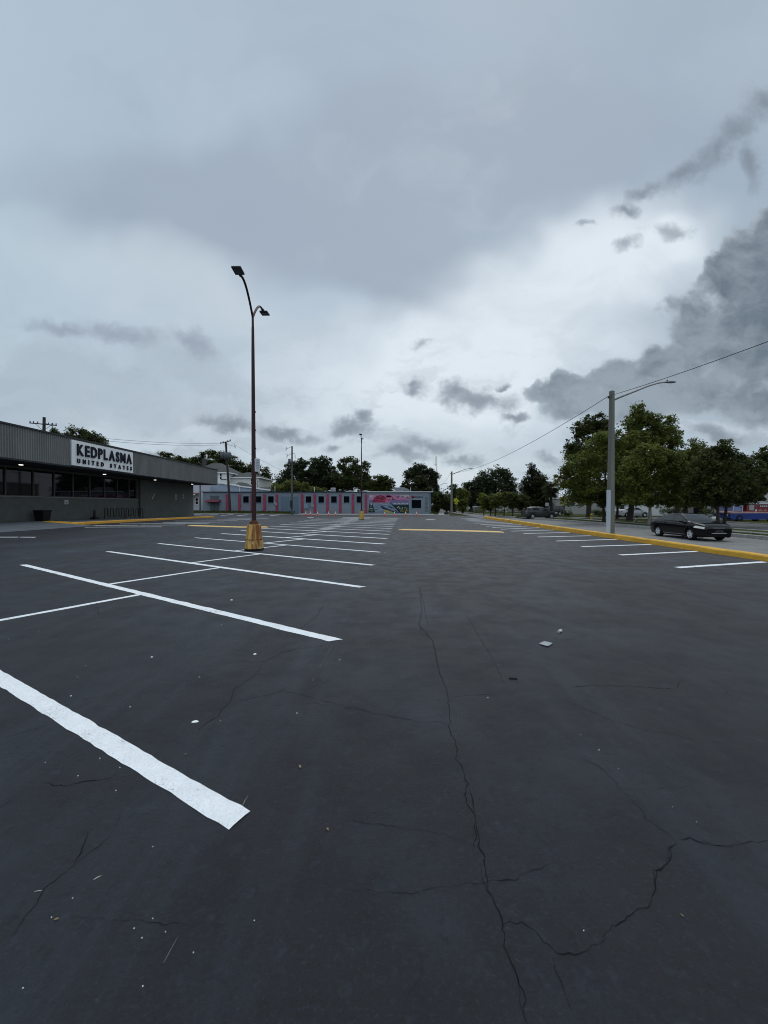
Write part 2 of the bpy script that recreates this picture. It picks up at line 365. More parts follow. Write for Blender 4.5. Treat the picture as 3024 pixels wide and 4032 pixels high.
# land beyond the car park and right of the road
sheet('ground', lambda y: [-140, -60, -30, 0, 8, 14.5], [65.6, 66, 70, 90, 200], lambda x, y: zg(x, 65.6) + .02 if y > 65.7 else zg(x, 65.6) - .02, M_GRASS)
zr = -.34
def u2x(u, y): return xk(y) + u
def XR(y): return interp_([(-30, 20.0), (10, 22.0), (25, 22.8), (40, 23.1), (49, 22.3), (60, 20.9), (72, 20.2), (90, 20.2), (115, 20.8), (150, 22.5), (240, 27)], y)   # far edge of the road
def interp_(p, x):
    for (a, ya), (b, yb) in zip(p[:-1], p[1:]):
        if x <= b: return lerp(ya, yb, clamp((x - a) / (b - a)))
    return p[-1][1]
LY = [-30, 0, 10, 20, 25, 30, 35, 40, 45, 49, 55, 60, 66, 72, 80, 90, 115, 150, 240]
LYS = [y for y in LY if y <= 49] + [53.3]
sheet('sidewalk', lambda y: [u2x(.30, y), u2x(1.2, y), u2x(2.4, y)], LYS, lambda x, y: .10 - .34 * clamp((x - xk(y) - .3) / 2.1), pmat('sandy_concrete', (.16, .145, .13), .9, .2, 2.))
sheet('road', lambda y: [u2x(2.3, y) if y < 54 else u2x(1.8, y), lerp(xk(y) + 2, XR(y), .5), XR(y)], LY, lambda x, y: zr, M_ROAD)
# drive apron that joins the car park to the road past the end of the kerb
sheet('driveway', lambda y: [u2x(.1, y), u2x(1., y), u2x(2.6, y)], [53.25, 56, 60, 65.5], lambda x, y: lerp(-.115, zr + .006, clamp((x - xk(y)) / 2.5)), M_ROAD)
def strip_line(name, u0, u1, y0, y1, z, mat, n=30):
    return sheet(name, lambda y: [u2x(u0, y), u2x(u1, y)], [lerp(y0, y1, i / n) for i in range(n + 1)], lambda x, y: z, mat)
sheet('road_marking', lambda y: [lerp(xk(y) + 2, XR(y), .5), lerp(xk(y) + 2, XR(y), .5) + .12], LY[2:-2], lambda x, y: zr + .005, pmat('worn_line', (.24, .235, .21), .8, .3, 2.))
def kerb(name, u0, u1, y0, y1, zb, zt, mat, n=24, taper=True):
    m = MB(); XX = (lambda y: XR(y) - 10.05) if u0 == 10.05 else xk
    prof = lambda y: [(XX(y) + u0, y, zb), (XX(y) + u0 + .015, y, zt - .02), (XX(y) + u0 + .035, y, zt), (XX(y) + u1, y, zt), (XX(y) + u1, y, zb)]
    vs = []; ys = [lerp(y0, y1, i / n) for i in range(n + 1)]
    for y in ys: vs += prof(y)
    fs = [(j * 5 + k, j * 5 + k + 1, (j + 1) * 5 + k + 1, (j + 1) * 5 + k) for j in range(n) for k in range(4)]
    m.add(vs, fs); m.poly(vs[:5]); m.poly(vs[-5:][::-1]); return struct(m.build(name, mat))
kerb('kerb', 10.05, 10.32, -30, 55.2, zr - .05, -.11, M_CONC)
kerb('kerb', 10.05, 10.32, 61, 240, zr - .05, -.11, M_CONC)
GV = lambda x, y: -.12
sheet('grass_verge', lambda y: [XR(y) + .26, u2x(12.5, y), u2x(15, y)], [-30, 10, 25, 40, 45, 49, 52, 55.2], GV, M_GRASS)
sheet('grass_verge', lambda y: [XR(y) + .26, u2x(15, y), u2x(60, y), u2x(120, y)], [61, 66, 72, 80, 90, 115, 150, 240], GV, M_GRASS)
sheet('grass_verge', lambda y: [u2x(24.5, y), u2x(40, y), u2x(120, y)], [-30, 20, 55.2], GV, M_GRASS)
sheet('grass_verge', lambda y: [u2x(15, y), u2x(20, y), u2x(24.5, y)], [42.6, 55.2], GV, M_GRASS)
sheet('street', lambda y: [u2x(15., y), u2x(20, y), u2x(24.5, y)], [-30, 0, 20, 40, 42.6], lambda x, y: -.19, M_STREET)
kerb('kerb', 14.8, 15.02, -30, 42.8, -.25, -.085, M_CONC); kerb('kerb', 24.45, 24.65, -30, 42.8, -.25, -.085, M_CONC)
sheet('street', lambda y: [XR(y) - .1, u2x(30, y), u2x(120, y)], [55.2, 58, 61], lambda x, y: -.2, M_STREET)
sheet('footpath', lambda y: [u2x(11.9, y), u2x(13.1, y)], [-30, 0, 20, 40, 55.1], lambda x, y: -.112, M_CONCD)
sheet('footpath', lambda y: [u2x(12.4, y), u2x(13.6, y)], [61.1, 90, 200], lambda x, y: -.112, M_CONCD)
sheet('footpath', lambda y: [u2x(15.2, y), u2x(40, y)], [53.0, 54.1], lambda x, y: -.112, M_CONC)

# yellow kerb along the right edge, slightly uneven as cast in bays
m = MB(); n = 150; vs = []
for i in range(n + 1):
    y = lerp(-8, 53.2, i / n); j = lambda a: noise.noise(Vector((y * .9, a, 3.1))) * .014
    x = xk(y); zb = zg(x, y) - .05; joint = (i % 8 == 0)
    zt = .17 + j(1) - (.012 if joint else 0)
    vs += [(x + j(2) - .02, y, zb), (x + .01 + j(3), y, zt - .035), (x + .04 + j(4), y, zt), (x + .30 + j(5), y, zt + .004), (x + .33, y, zt - .03), (x + .34, y, -.1)]
fs = [(j * 6 + k, j * 6 + k + 1, (j + 1) * 6 + k + 1, (j + 1) * 6 + k) for j in range(n) for k in range(5)]
m.add(vs, fs, 0, False); m.poly(vs[:6]); m.poly(vs[-6:][::-1]); struct(m.build('kerb', M_YEL))
# grey kerb and pavement at the far end
m = MB()
for i in range(60):
    xa, xb = lerp(-60, 11.2, i / 60), lerp(-60, 11.2, (i + 1) / 60)
    za, zb = zg(xa, 65) + .13, zg(xb, 65) + .13
    m.quad((xa, 65.2, za - .2), (xb, 65.2, zb - .2), (xb, 65.22, zb), (xa, 65.22, za)); m.quad((xa, 65.22, za), (xb, 65.22, zb), (xb, 65.5, zb + .005), (xa, 65.5, za + .005))
    if xa > -16: m.quad((xa, 65.5, za + .005), (xb, 65.5, zb + .005), (xb, 69.4, zb + .03), (xa, 69.4, za + .03))
struct(m.build('sidewalk', M_CONC))
m = MB()
for i in range(60):
    xa, xb = lerp(-60, -16.0, i / 60), lerp(-60, -16.0, (i + 1) / 60)
    for k in range(3):
        ya, yb = 65.5 + k * 1.35, 65.5 + (k + 1) * 1.35
        h = lambda x, y: zg(x, 65) + .14 + clamp((y - 65.4) * .08, 0, .3) + noise.noise(Vector((x, y, 0))) * .03
        m.quad((xa, ya, h(xa, ya)), (xb, ya, h(xb, ya)), (xb, yb, h(xb, yb)), (xa, yb, h(xa, yb)))
struct(m.build('grass_verge', M_GRASS))
# blades of rough grass on that verge
def tufts(name, n, f, hgt, mat, seed):
    r = random.Random(seed); m = MB()
    for _ in range(n):
        x, y, z = f(r); a = r.random() * 6.28; h = hgt * r.uniform(.5, 1.3); w = h * .35
        dxx, dyy = math.cos(a) * w, math.sin(a) * w; lx, ly = r.uniform(-.5, .5) * h, r.uniform(-.5, .5) * h
        m.add([(x - dxx, y - dyy, z - .02), (x + dxx, y + dyy, z - .02), (x + lx, y + ly, z + h)], [(0, 1, 2)])
    return stuff(m.build(name, mat))
M_GB = leafmat('grass_blades', (.030, .040, .012), (.075, .078, .028))
tufts('grass', 3500, lambda r: ((lambda x, y: (x, y, zg(x, 65) + .15 + clamp((y - 65.4) * .08, 0, .3)))(r.uniform(-48, -16), r.uniform(65.6, 69.3))), .17, M_GB, 3)
def gvp(r):
    y = r.uniform(14, 54); return (XR(y) + .35 + r.uniform(0, 1.3), y, -.12)
tufts('grass', 9000, gvp, .045, M_GB, 4)

# ------------------------------------------------------------------ painted lines
def line(a, b, w, name='parking_line', mat=None, wob=.012, dz=.006, skew=0.):
    a, b = Vector(a), Vector(b); d = (b - a); ln = d.length; d2 = Vector((d.x, d.y, 0)).normalized(); nrm = Vector((-d2.y, d2.x, 0))
    n = max(6, int(ln / .09)) if a.length < 16 else max(4, int(ln / .5)); m = MB(); vs = []; sd = rng.random() * 50
    for i in range(n + 1):
        p = a.lerp(b, i / n)
        for s in (-1, -.55, 0, .55, 1):
            e = 1 if abs(s) == 1 else 0
            jit = e * (noise.noise(Vector((i * .55, s * 7 + sd, 1.))) * wob + noise.noise(Vector((i * 1.7, s * 5 + sd, 9.))) * wob * .7)
            q = p + nrm * (s * w / 2 + jit) + d2 * (skew * s * w if i in (0, n) else 0)
            q.z = zg(q.x, q.y) + dz - (.0035 if e else 0); vs.append(q)
    fs = [(j * 5 + k, j * 5 + k + 1, (j + 1) * 5 + k + 1, (j + 1) * 5 + k) for j in range(n) for k in range(4)]
    m.add(vs, fs, 0, False); return struct(m.build(name, mat or M_WHITE))
DS = [2.10, 4.93, 8.14, 11.12, 14.18, 17.15, 19.95, 22.75, 25.5, 28.3, 31.1, 33.9, 36.7, 39.5, 42.4, 45.6, 49.2]
DIR = Vector((-.845, .535, 0)).normalized(); PER = Vector((.535, .845, 0)).normalized()
ends = []
for k, D in enumerate(DS):
    x = -.62 + .054 * (D - 4.91) if k else -.80
    e = Vector((x, D, 0)); ends.append(e); w = (.142 if k == 0 else (.150 if D < 16 else .20))
    Ld = 11.72 if D < 44 else 9.
    if k == 0:
        line(e, G(0, 2669) + (G(0, 2669) - e) * .9, w)
    else: line(e, e + DIR * Ld, w, skew=.35)
for k in range(0, 15):
    nx = ends[k + 1] + DIR * 4.87; 
    # foot of the perpendicular on line k
    t = (nx - ends[k]).dot(DIR); d = Vector((-.84, .54, 0))
    f = ends[k] + DIR * t + DIR * .06
    if k == 0: f = nx - PER * 2.7
    line(f + PER * .05, nx - PER * .05, .13 if k < 4 else (.17 if k < 9 else .11), dz=.0045)
# right-hand stalls
rl = [((2664, 2235), (3009, 2212.5)), ((2440, 2185.5), (2743, 2171)), ((2289, 2152.5), (2564, 2144)), ((2190, 2130.5), (2429, 2124)), ((2116, 2114.5), (2325, 2109.5)), ((2060, 2101), (2248, 2096.5)),
      ((2010, 2091.5), (2190, 2087)), ((1970, 2084), (2142, 2078)), ((1938, 2077), (2098, 2071)), ((1912, 2072), (2060, 2066)), ((1890, 2066), (2022, 2061)), ((1868, 2060.5), (1996, 2056)), ((1852, 2055.5), (1972, 2051.5)), ((1838, 2051), (1950, 2047)), ((1825, 2047.5), (1932, 2043.5)), ((1812, 2043.5), (1912, 2040))]
for i, (a, b) in enumerate(rl):
    A, B = G(*a), G(*b); B.x = min(B.x, xk(B.y) - .1); line(A, B, .19)
# stalls in front of the grey shop and at the far end
for a, b in [((0, 2115), (72, 2115)), ((80, 2115), (141, 2115.5)), ((333, 2076), (637, 2074.5)), ((330, 2070), (545, 2068)), ((552, 2068), (728, 2067)), ((470, 2063), (822, 2060.5)), ((640, 2058), (884, 2055.5)), ((690, 2051.5), (935, 2050.5)),
             ((852, 2047.5), (985, 2046)), ((900, 2043), (1056, 2041.5)), ((766, 2026.5), (800, 2024.5)), ((806, 2028), (856, 2025.5)), ((870, 2030), (918, 2026)), ((932, 2031), (977, 2027)), ((1011, 2029), (1042, 2026)), ((1060, 2031.5), (1100, 2027)), ((1330, 2040.5), (1460, 2043)), ((1349, 2036.5), (1578, 2040.5))]:
    line(G(*a), G(*b), .20 if a[1] > 2050 else .26, wob=.002)
m = MB()
for (px, py, rx, ry) in ((1695, 2045, .62, .5), (1223, 2038.5, .5, .5)):
    c0 = G(px, py); m.poly([(c0.x + math.cos(t * .39) * rx, c0.y + math.sin(t * .39) * ry, c0.z + .008) for t in range(16)])
struct(m.build('road_marking', M_WHITE))

# ------------------------------------------------------------------ cracks in the asphalt
CR = MB()
def crack(pts, org, sc, w, rough=1., dbl=False):
    W_ = [G(org[0] + x * sc, org[1] + y * sc) for x, y in pts]
    fine = []
    for a, b in zip(W_[:-1], W_[1:]):
        n = max(2, int((b - a).length / .02))
        n = min(n, 40)
        for i in range(n):
            p = a.lerp(b, i / n); amp = .012 * rough * (1 + .02 * p.y)
            q = p + Vector((noise.noise(p * 9.) + 1.3 * noise.noise(p * 27.) + .5 * noise.noise(p * 60.), noise.noise(p * 9. + Vector((5, 3, 1))) + 1.3 * noise.noise(p * 27. + Vector((2, 7, 1))), 0)) * amp
            fine.append(q)
    fine.append(W_[-1])
    vs = []; L_ = len(fine)
    for i, p in enumerate(fine):
        d = (fine[min(i + 1, L_ - 1)] - fine[max(i - 1, 0)]); d.z = 0; d = d.normalized() if d.length > 0 else Vector((0, 1, 0))
        nn = Vector((-d.y, d.x, 0)); ww = w * .62 * (.12 + 1.2 * abs(noise.noise(p * 6. + Vector((0, 0, 4)))) + 1.1 * abs(noise.noise(p * 23.)))
        ww *= clamp(min(i, L_ - 1 - i) / 4 + .15)
        for s in (-.5, .5):
            q = p + nn * ww * s; vs.append((q.x, q.y, zg(q.x, q.y) + .0022))
    CR.add(vs, [(2 * i, 2 * i + 1, 2 * i + 3, 2 * i + 2) for i in range(L_ - 1)])
A0 = ((0, 0), 1.8228); A4 = ((0, 2000), .9042); A5 = ((1300, 2000), 1.0392); A6 = ((0, 2700), .9042); A7 = ((1500, 2700), .9186)
crack([(905, 1268), (912, 1320), (905, 1350), (935, 1385), (945, 1440), (960, 1481)], *A0, .014)
crack([(275, 0), (290, 80), (297, 155), (285, 175), (320, 240), (325, 310), (345, 340), (370, 430), (355, 455), (385, 520), (405, 570), (408, 640), (404, 700)], *A7, .011)
crack([(378, 440), (400, 520), (412, 590), (425, 690), (438, 760), (460, 850), (480, 920), (500, 960), (520, 1010), (540, 1080), (545, 1150), (585, 1220), (600, 1290), (615, 1350), (630, 1450)], *A7, .0105)
crack([(424, 770), (436, 830), (470, 900), (476, 930)], *A7, .006)
crack([(592, 1240), (596, 1330), (622, 1440)], *A7, .006)
crack([(545, 1150), (562, 1180), (592, 1225)], *A7, .007)
crack([(520, 1010), (545, 1005), (600, 1015), (660, 1060), (700, 1110), (730, 1135), (800, 1145), (850, 1145), (900, 1115), (945, 1095), (985, 1030), (1040, 1005), (1090, 970), (1160, 935), (1170, 880), (1185, 800), (1235, 765), (1250, 700), (1275, 675)], *A7, .0065)
crack([(1175, 890), (1168, 800), (1225, 770), (1240, 705), (1262, 680)], *A7, .004)
crack([(1275, 675), (1240, 640), (1180, 600), (1130, 570), (1120, 540), (1070, 490), (1020, 435), (965, 370), (920, 335), (870, 315)], *A7, .007)
crack([(1275, 660), (1330, 660), (1390, 680), (1510, 685), (1600, 672), (1700, 668)], *A7, .007)
crack([(1280, 652), (1400, 672), (1500, 690), (1560, 682)], *A7, .004)
crack([(750, 50), (870, 95), (960, 140), (1060, 170), (1130, 192), (1240, 205), (1340, 235), (1450, 245), (1490, 247)], *A7, .006)
crack([(297, 155), (200, 158), (130, 148), (60, 135), (-60, 110), (-200, 85), (-330, 70)], *A7, .006)
crack([(285, 45), (350, 42), (440, 38), (540, 30), (600, 22)], *A7, .006)
crack([(175, 1250), (130, 1310), (90, 1370)], *A7, .005); crack([(175, 1130), (180, 1200), (175, 1250)], *A7, .004); crack([(740, 1150), (750, 1230), (790, 1330), (830, 1430)], *A7, .004)
crack([(1395, 1270), (1420, 1310)], *A7, .012)
crack([(540, 370), (470, 405), (370, 415), (275, 437), (190, 425)], *A6, .008); crack([(590, 390), (520, 400), (465, 425)], *A6, .004)
crack([(390, 635), (350, 730), (300, 800), (190, 890), (150, 960), (60, 1080), (0, 1120)], *A6, .008); crack([(490, 640), (430, 700), (340, 760), (300, 790)], *A6, .006); crack([(605, 640), (530, 650), (480, 680)], *A6, .004)
crack([(0, 235), (100, 205), (240, 160)], *A6, .007); crack([(0, 530), (60, 490)], *A6, .012); crack([(530, 540), (510, 590), (490, 640)], *A6, .004)
crack([(985, 680), (1050, 665), (1100, 672), (1150, 670), (1230, 630), (1290, 615), (1420, 600)], *A4, .012); crack([(1150, 670), (1120, 720), (1050, 770), (1015, 790), (1000, 850), (940, 910), (870, 960), (855, 990)], *A4, .009)
crack([(1015, 845), (1100, 830), (1240, 795)], *A4, .008); crack([(1240, 795), (1330, 820), (1450, 850), (1600, 880)], *A4, .006); crack([(1410, 420), (1385, 465), (1340, 500), (1310, 530)], *A4, .012)
crack([(910, 680), (1000, 672), (1150, 677), (1310, 687)], *A5, .010); crack([(510, 395), (560, 480), (630, 600), (660, 670)], *A5, .008); crack([(560, 475), (700, 480), (850, 495), (950, 502)], *A5, .008)
crack([(340, 300), (355, 370), (372, 450)], *A5, .012); crack([(330, 435), (350, 480), (380, 490)], *A5, .014); crack([(1310, 687), (1330, 660), (1350, 655)], *A5, .008); crack([(1440, 650), (1500, 690), (1530, 740)], *A5, .006)
crack([(0, 440), (150, 437), (300, 440)], *A5, .008); crack([(420, 415), (430, 470)], *A4, .01)
rc = random.Random(11)
for _ in range(5):
    px, py = rc.uniform(0, 3000), rc.uniform(2380, 3900); a = rc.uniform(-.5, .5); s = (py - 2000) * .10
    pts = [(px, py)]
    for k in range(rc.randint(2, 4)): pts.append((pts[-1][0] + s * math.cos(a) * 1.6, pts[-1][1] + s * math.sin(a) * .5)); a += rc.uniform(-.6, .6)
    crack(pts, (0, 0), 1, .0035)
struct(CR.build('pavement_crack', M_BLACK))
# pale scratch lines left by dragged metal
SCM = MB()
for pts in ([(1735, 2190), (1760, 2260), (1830, 2340), (1925, 2480), (2050, 2650), (2105, 2722)], [(2150, 2780), (2220, 2850), (2380, 3000)], [(2640, 3175), (2700, 3210), (2765, 3255)], [(1410, 2330), (1330, 2500), (1225, 2690)], [(700, 3690), (640, 3800), (580, 3930)], [(2850, 2270), (2960, 2300), (3030, 2320)]):
    W_ = [G(*p) for p in pts]
    for a, b in zip(W_[:-1], W_[1:]):
        n = int((b - a).length / .12) + 1
        for i in range(n):
            if rc.random() < .5: continue
            p, q = a.lerp(b, i / n), a.lerp(b, (i + rc.uniform(.5, .95)) / n); d = (q - p).normalized(); nn = Vector((-d.y, d.x, 0)) * rc.uniform(.0012, .0035)
            SCM.add([(v.x, v.y, zg(v.x, v.y) + .0018) for v in (p - nn * .5, p + nn * .5, q + nn, q - nn)], [(0, 1, 2, 3)])
struct(SCM.build('pavement_scratch', pmat('scratch_grey', (.16, .165, .17), .8, .3, 9.)))
# ------------------------------------------------------------------ small litter on the asphalt
M_CHIP = pmat('white_chip', (.80, .80, .78), .6, .05)
def chip(px, py, r, label, name='paint_chip', group='white paint chips scattered on the asphalt', mat=None, sx=1., rot=0., cat='paint chip', h=.5):
    c = G(px, py); m = MB(); rr = random.Random(int(px * 7 + py)); n = 7; top = []; bot = []
    for k in range(n):
        t = 2 * math.pi * k / n; q = r * rr.uniform(.7, 1.2); x, y = q * math.cos(t) * sx, q * math.sin(t)
        x, y = x * math.cos(rot) - y * math.sin(rot), x * math.sin(rot) + y * math.cos(rot)
        bot.append((c.x + x, c.y + y, c.z + .001)); top.append((c.x + x * .7, c.y + y * .7, c.z + .002 + r * h * rr.uniform(.7, 1.2)))
    m.add(bot + top, [tuple(range(n, 2 * n))] + [(k, (k + 1) % n, n + (k + 1) % n, n + k) for k in range(n)])
    o = m.build(name, mat or M_CHIP); tag(o, label, cat, group); return o
CL = 'tiny white paint chip lying loose on the dark asphalt'
for (org, sc, pts) in ((A6[0], A6[1], [(310, 45), (567, 93), (960, 153), (1293, 120), (197, 335), (340, 393), (435, 317), (522, 357), (505, 457), (665, 702), (316, 926), (224, 1010), (665, 1015), (720, 1073), (584, 1058), (618, 1099), (842, 1163), (1107, 1024), (622, 1310), (100, 1318)]),
                       (A7[0], A7[1], [(1018, 357), (869, 1051), (855, 210), (1353, 585), (1250, 520), (935, 276), (458, 52)]),
                       (A4[0], A4[1], [(1480, 662), (38, 571), (338, 737), (372, 687), (308, 820), (868, 737), (965, 510), (168, 538)]), (A5[0], A5[1], [(208, 169)])):
    for x, y in pts:
        px, py = org[0] + x * sc, org[1] + y * sc
        r = (2.1 if rng.random() < .6 else 3.0) * G(px, py).y / F
        chip(px, py, max(r * .8, .0026), CL)
chip(767, 2843, .017, 'largest white flake of paint, beyond the near end of the closest white line', 'paint_flake', None, None, 1.9, .25, 'paint flake', .35)
chip(1004, 2576, .014, 'white round flake on the asphalt just below the second white line', 'paint_flake', None, None, 1.5, .1, 'paint flake', .4)
chip(597, 2588, .012, 'white round flake in the empty bay between the two nearest white lines', 'paint_flake', None, None, 1.3, .1, 'paint flake', .4)
chip(912, 2363, .018, 'white flake beside the middle of the third white line', 'paint_flake', None, None, 1.4, 0, 'paint flake', .4)
M_TWIG = pmat('dry_twig', (.55, .50, .38), .8, .2, 30.); M_LEAF = pmat('dry_leaf', (.20, .16, .08), .8, .3, 30.)
def twig(px, py, a, ln, rad, label, name='twig', mat=None, lift=.0):
    c = G(px, py); d = Vector((math.cos(a), math.sin(a), 0)); nn = Vector((-d.y, d.x, 0)); m = MB()
    m.tube([c - d * ln / 2 + Vector((0, 0, rad)), c + nn * ln * .06 + Vector((0, 0, rad + lift * .5)), c + d * ln / 2 + Vector((0, 0, rad + lift))], [rad * .7, rad, rad * .4], 6)
    o = m.build(name, mat or M_TWIG); return tag(o, label, name)
twig(384, 3457, .75, .030, .0019, 'pale dry twig lying below the near white line, the more tilted of two')
twig(150, 3510, .12, .032, .0014, 'thin pale twig lying near the left edge of the asphalt')
twig(965, 3165, 1.2, .05, .0012, 'dry grass blade bent up beside the end of the near white line', 'grass_blade', None, .03)
def leaf(px, py, a, ln, label):
    c = G(px, py); m = MB(); d = Vector((math.cos(a), math.sin(a), 0)); nn = Vector((-d.y, d.x, 0))
    prof = [(-.5, .02), (-.2, .2), (.1, .24), (.35, .14), (.5, .01)]; vs = []
    for t, w in prof:
        z = .002 + ln * .12 * (1 - abs(t) * 1.2)
        vs += [c + d * t * ln + nn * w * ln + Vector((0, 0, z * 1.6)), c + d * t * ln + Vector((0, 0, z)), c + d * t * ln - nn * w * ln + Vector((0, 0, z * 1.6))]
    m.add(vs, [(i * 3 + k, i * 3 + k + 1, i * 3 + k + 4, i * 3 + k + 3) for i in range(4) for k in range(2)], 0, True)
    o = m.build('dry_leaf', M_LEAF); return tag(o, label, 'leaf')
leaf(1181, 3021, 1.9, .036, 'curled brown leaf right of the near white line')
leaf(1290, 3268, 2.2, .024, 'small brown leaf on bare asphalt right of the near line\'s end')
leaf(731, 2972, .6, .020, 'tan leaf fragment just above the near white line')
leaf(222, 3623, .3, .020, 'dark brown leaf near the pair of pale twigs')
leaf(2685, 3607, 1.9, .016, 'small brown leaf beside the right-hand branching crack')
# paper scrap and rolled stub
m = MB(); q = [G(2060 + x * .1567, 2470 + y * .1567) for x, y in ((395, 437), (530, 370), (742, 425), (618, 502))]
n = 6; vs = []; c0 = sum(q, Vector()) / 4
for i in range(n + 1):
    for j in range(n + 1):
        p = q[0].lerp(q[1], i / n).lerp(q[3].lerp(q[2], i / n), j / n); e = max(abs(i / n - .5), abs(j / n - .5)) * 2
        vs.append((p.x, p.y, .004 + .010 * e ** 4 + .004 * noise.noise(p * 14)))
m.add(vs, [(i * (n + 1) + j, i * (n + 1) + j + 1, (i + 1) * (n + 1) + j + 1, (i + 1) * (n + 1) + j) for i in range(n) for j in range(n)], 0, True)
tag(m.build('paper_sheet', pmat('grubby_paper', (.24, .26, .27), .7, .12, 12., col2=(.34, .36, .37))), 'flat square paper scrap with curled pale edges on the open asphalt', 'paper')
a = G(2060 + 890 * .1567, 2470 + 138 * .1567); b = G(2060 + 955 * .1567, 2470 + 120 * .1567); m = MB(); m.tube([a + Vector((0, 0, .02)), b + Vector((0, 0, .022))], .019, 10)
tag(m.build('rolled_scrap', pmat('pale_scrap', (.5, .5, .49), .7, .1)), 'short pale roll of litter beyond the square paper scrap', 'litter')
a = G(2020, 2673); m = MB(); m.tube([a + Vector((-.04, 0, .006)), a + Vector((.04, -.01, .006))], .008, 6)
tag(m.build('twig', pmat('dark_bark', (.015, .013, .012), .9, .2)), 'short dark twig below the square paper scrap', 'twig')
# speed humps
def hump(a, b, label):
    a, b = G(*a), G(*b); m = MB(); n = 24; d = (b - a); d.z = 0; nn = Vector((-d.y, d.x, 0)).normalized(); vs = []
    prof = [(-.26, -.01), (-.18, .035), (-.06, .06), (.06, .06), (.18, .035), (.26, -.01)]
    for i in range(n + 1):
        p = a.lerp(b, i / n); k = min(1, min(i, n - i) / 1.2 + .25)
        for s, h in prof:
            q = p + nn * s; vs.append((q.x, q.y, zg(q.x, q.y) + h * k + .004))
    m.add(vs, [(i * 6 + j, i * 6 + j + 1, (i + 1) * 6 + j + 1, (i + 1) * 6 + j) for i in range(n) for j in range(5)], 0, True)
    tag(m.build('speed_hump', pmat('hump_paint', (.66, .44, .16), .5, .1, 4.)), label, 'speed hump', 'yellow speed humps across the drive lanes')
hump((1572, 2086), (1984, 2096), 'long yellow speed hump between the angled bays and the right-hand kerb')
hump((742, 2070), (1058, 2076), 'yellow speed hump passing behind the rusty lamp base')
# ------------------------------------------------------------------ grey shop on the left
XF = lambda y: -20.6 - .019 * y                          # fascia plane
XW = lambda y: -23.65 - .0163 * y                        # wall plane
ZT, ZB = 6.24, 4.39
sw = lambda y: zg(-22, y) + .17
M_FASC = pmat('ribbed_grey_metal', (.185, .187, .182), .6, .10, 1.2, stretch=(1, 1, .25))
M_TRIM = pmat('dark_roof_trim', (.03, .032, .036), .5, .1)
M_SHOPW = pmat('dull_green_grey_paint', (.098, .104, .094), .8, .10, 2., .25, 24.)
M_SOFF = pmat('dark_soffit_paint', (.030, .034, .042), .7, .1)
M_GLASS = glassmat('dark_window_glass'); M_ALU = pmat('bronze_window_frame', (.07, .066, .058), .45, .1, metal=.3)
YN, YE = 11., 49.9
shop = thing('shop_building', 'low grey shop with ribbed metal fascia and a long window band under its canopy', 'building', (XW(30), 30, 0))
m = MB(); y = YN; pr = []; pitch = .16
while y < YE - .01:
    for t, d in ((0, 0), (.30, 0), (.40, -.045), (.90, -.045)): pr.append((min(y + t * pitch, YE), d))
    y += pitch
pr.append((YE, 0))
vs = []
for yy, d in pr: vs += [(XF(yy) + d, yy, ZB), (XF(yy) + d, yy, ZT)]
m.add(vs, [(2 * i, 2 * i + 2, 2 * i + 3, 2 * i + 1) for i in range(len(pr) - 1)])
m.quad((XF(YE), YE, ZB), (XW(YE) - 1, YE, ZB), (XW(YE) - 1, YE, ZT), (XF(YE), YE, ZT))
m.build('fascia', M_FASC, shop)
m = MB()
def pris(m, xa0, xa1, y0, y1, z0, z1, xf):               # box following the slanted plane
    p = [(xf(y0) + xa0, y0), (xf(y0) + xa1, y0), (xf(y1) + xa1, y1), (xf(y1) + xa0, y1)]
    vs = [(x, y, z0) for x, y in p] + [(x, y, z1) for x, y in p]
    m.add(vs, [(0, 3, 2, 1), (4, 5, 6, 7), (0, 1, 5, 4), (1, 2, 6, 5), (2, 3, 7, 6), (3, 0, 4, 7)])
pris(m, -.25, .05, YN, YE + .04, ZT, ZT + .10, XF); m.build('roof_trim', M_TRIM, shop)
m = MB(); pris(m, -18.5, -.26, YN, YE, ZT - .3, ZT + .02, XF); m.build('roof', pmat('grey_roofing', (.16, .16, .16), .9, .2), shop)
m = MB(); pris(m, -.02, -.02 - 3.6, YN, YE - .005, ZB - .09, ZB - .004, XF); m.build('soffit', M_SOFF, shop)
# walls around the window band
SILL, HEAD = 2.27, 4.20; YWN, YWE = 22.8, 37.9; YEND = 49.4
m = MB(); ys = [YN] + [YN + i * 2 for i in range(1, 6)] + [YWN]
pris(m, -15, 0, YWN, YWE, -.3, SILL, XW); pris(m, -15, 0, YWE + .001, YEND, -.3, ZB - .1, XW); pris(m, -15, -.9, YN, YWE, SILL + .001, ZB - .1, XW); pris(m, -.32, 0, YWN, YWE, HEAD, ZB - .1, XW)
pris(m, -15, -.001, 19.0, YWN - 1.9, -.3, ZB - .1, XW); pris(m, -15, -.3, YN, 18.99, -.3, ZB - .1, XW); pris(m, -15, -.35, YWN - 1.9, YWN - .001, 3.05, ZB - .1, XW)
m.build('wall', M_SHOPW, shop)
m = MB(); pris(m, -.08, .06, YWN, YWE, SILL + .001, SILL + .07, XW); m.build('window_sill', pmat('grey_sill', (.20, .20, .19), .6, .1), shop)
mul = [22.85, 24.55, 26.55, 28.25, 30.0, 31.75, 33.45, 35.1, 36.75, 37.85]
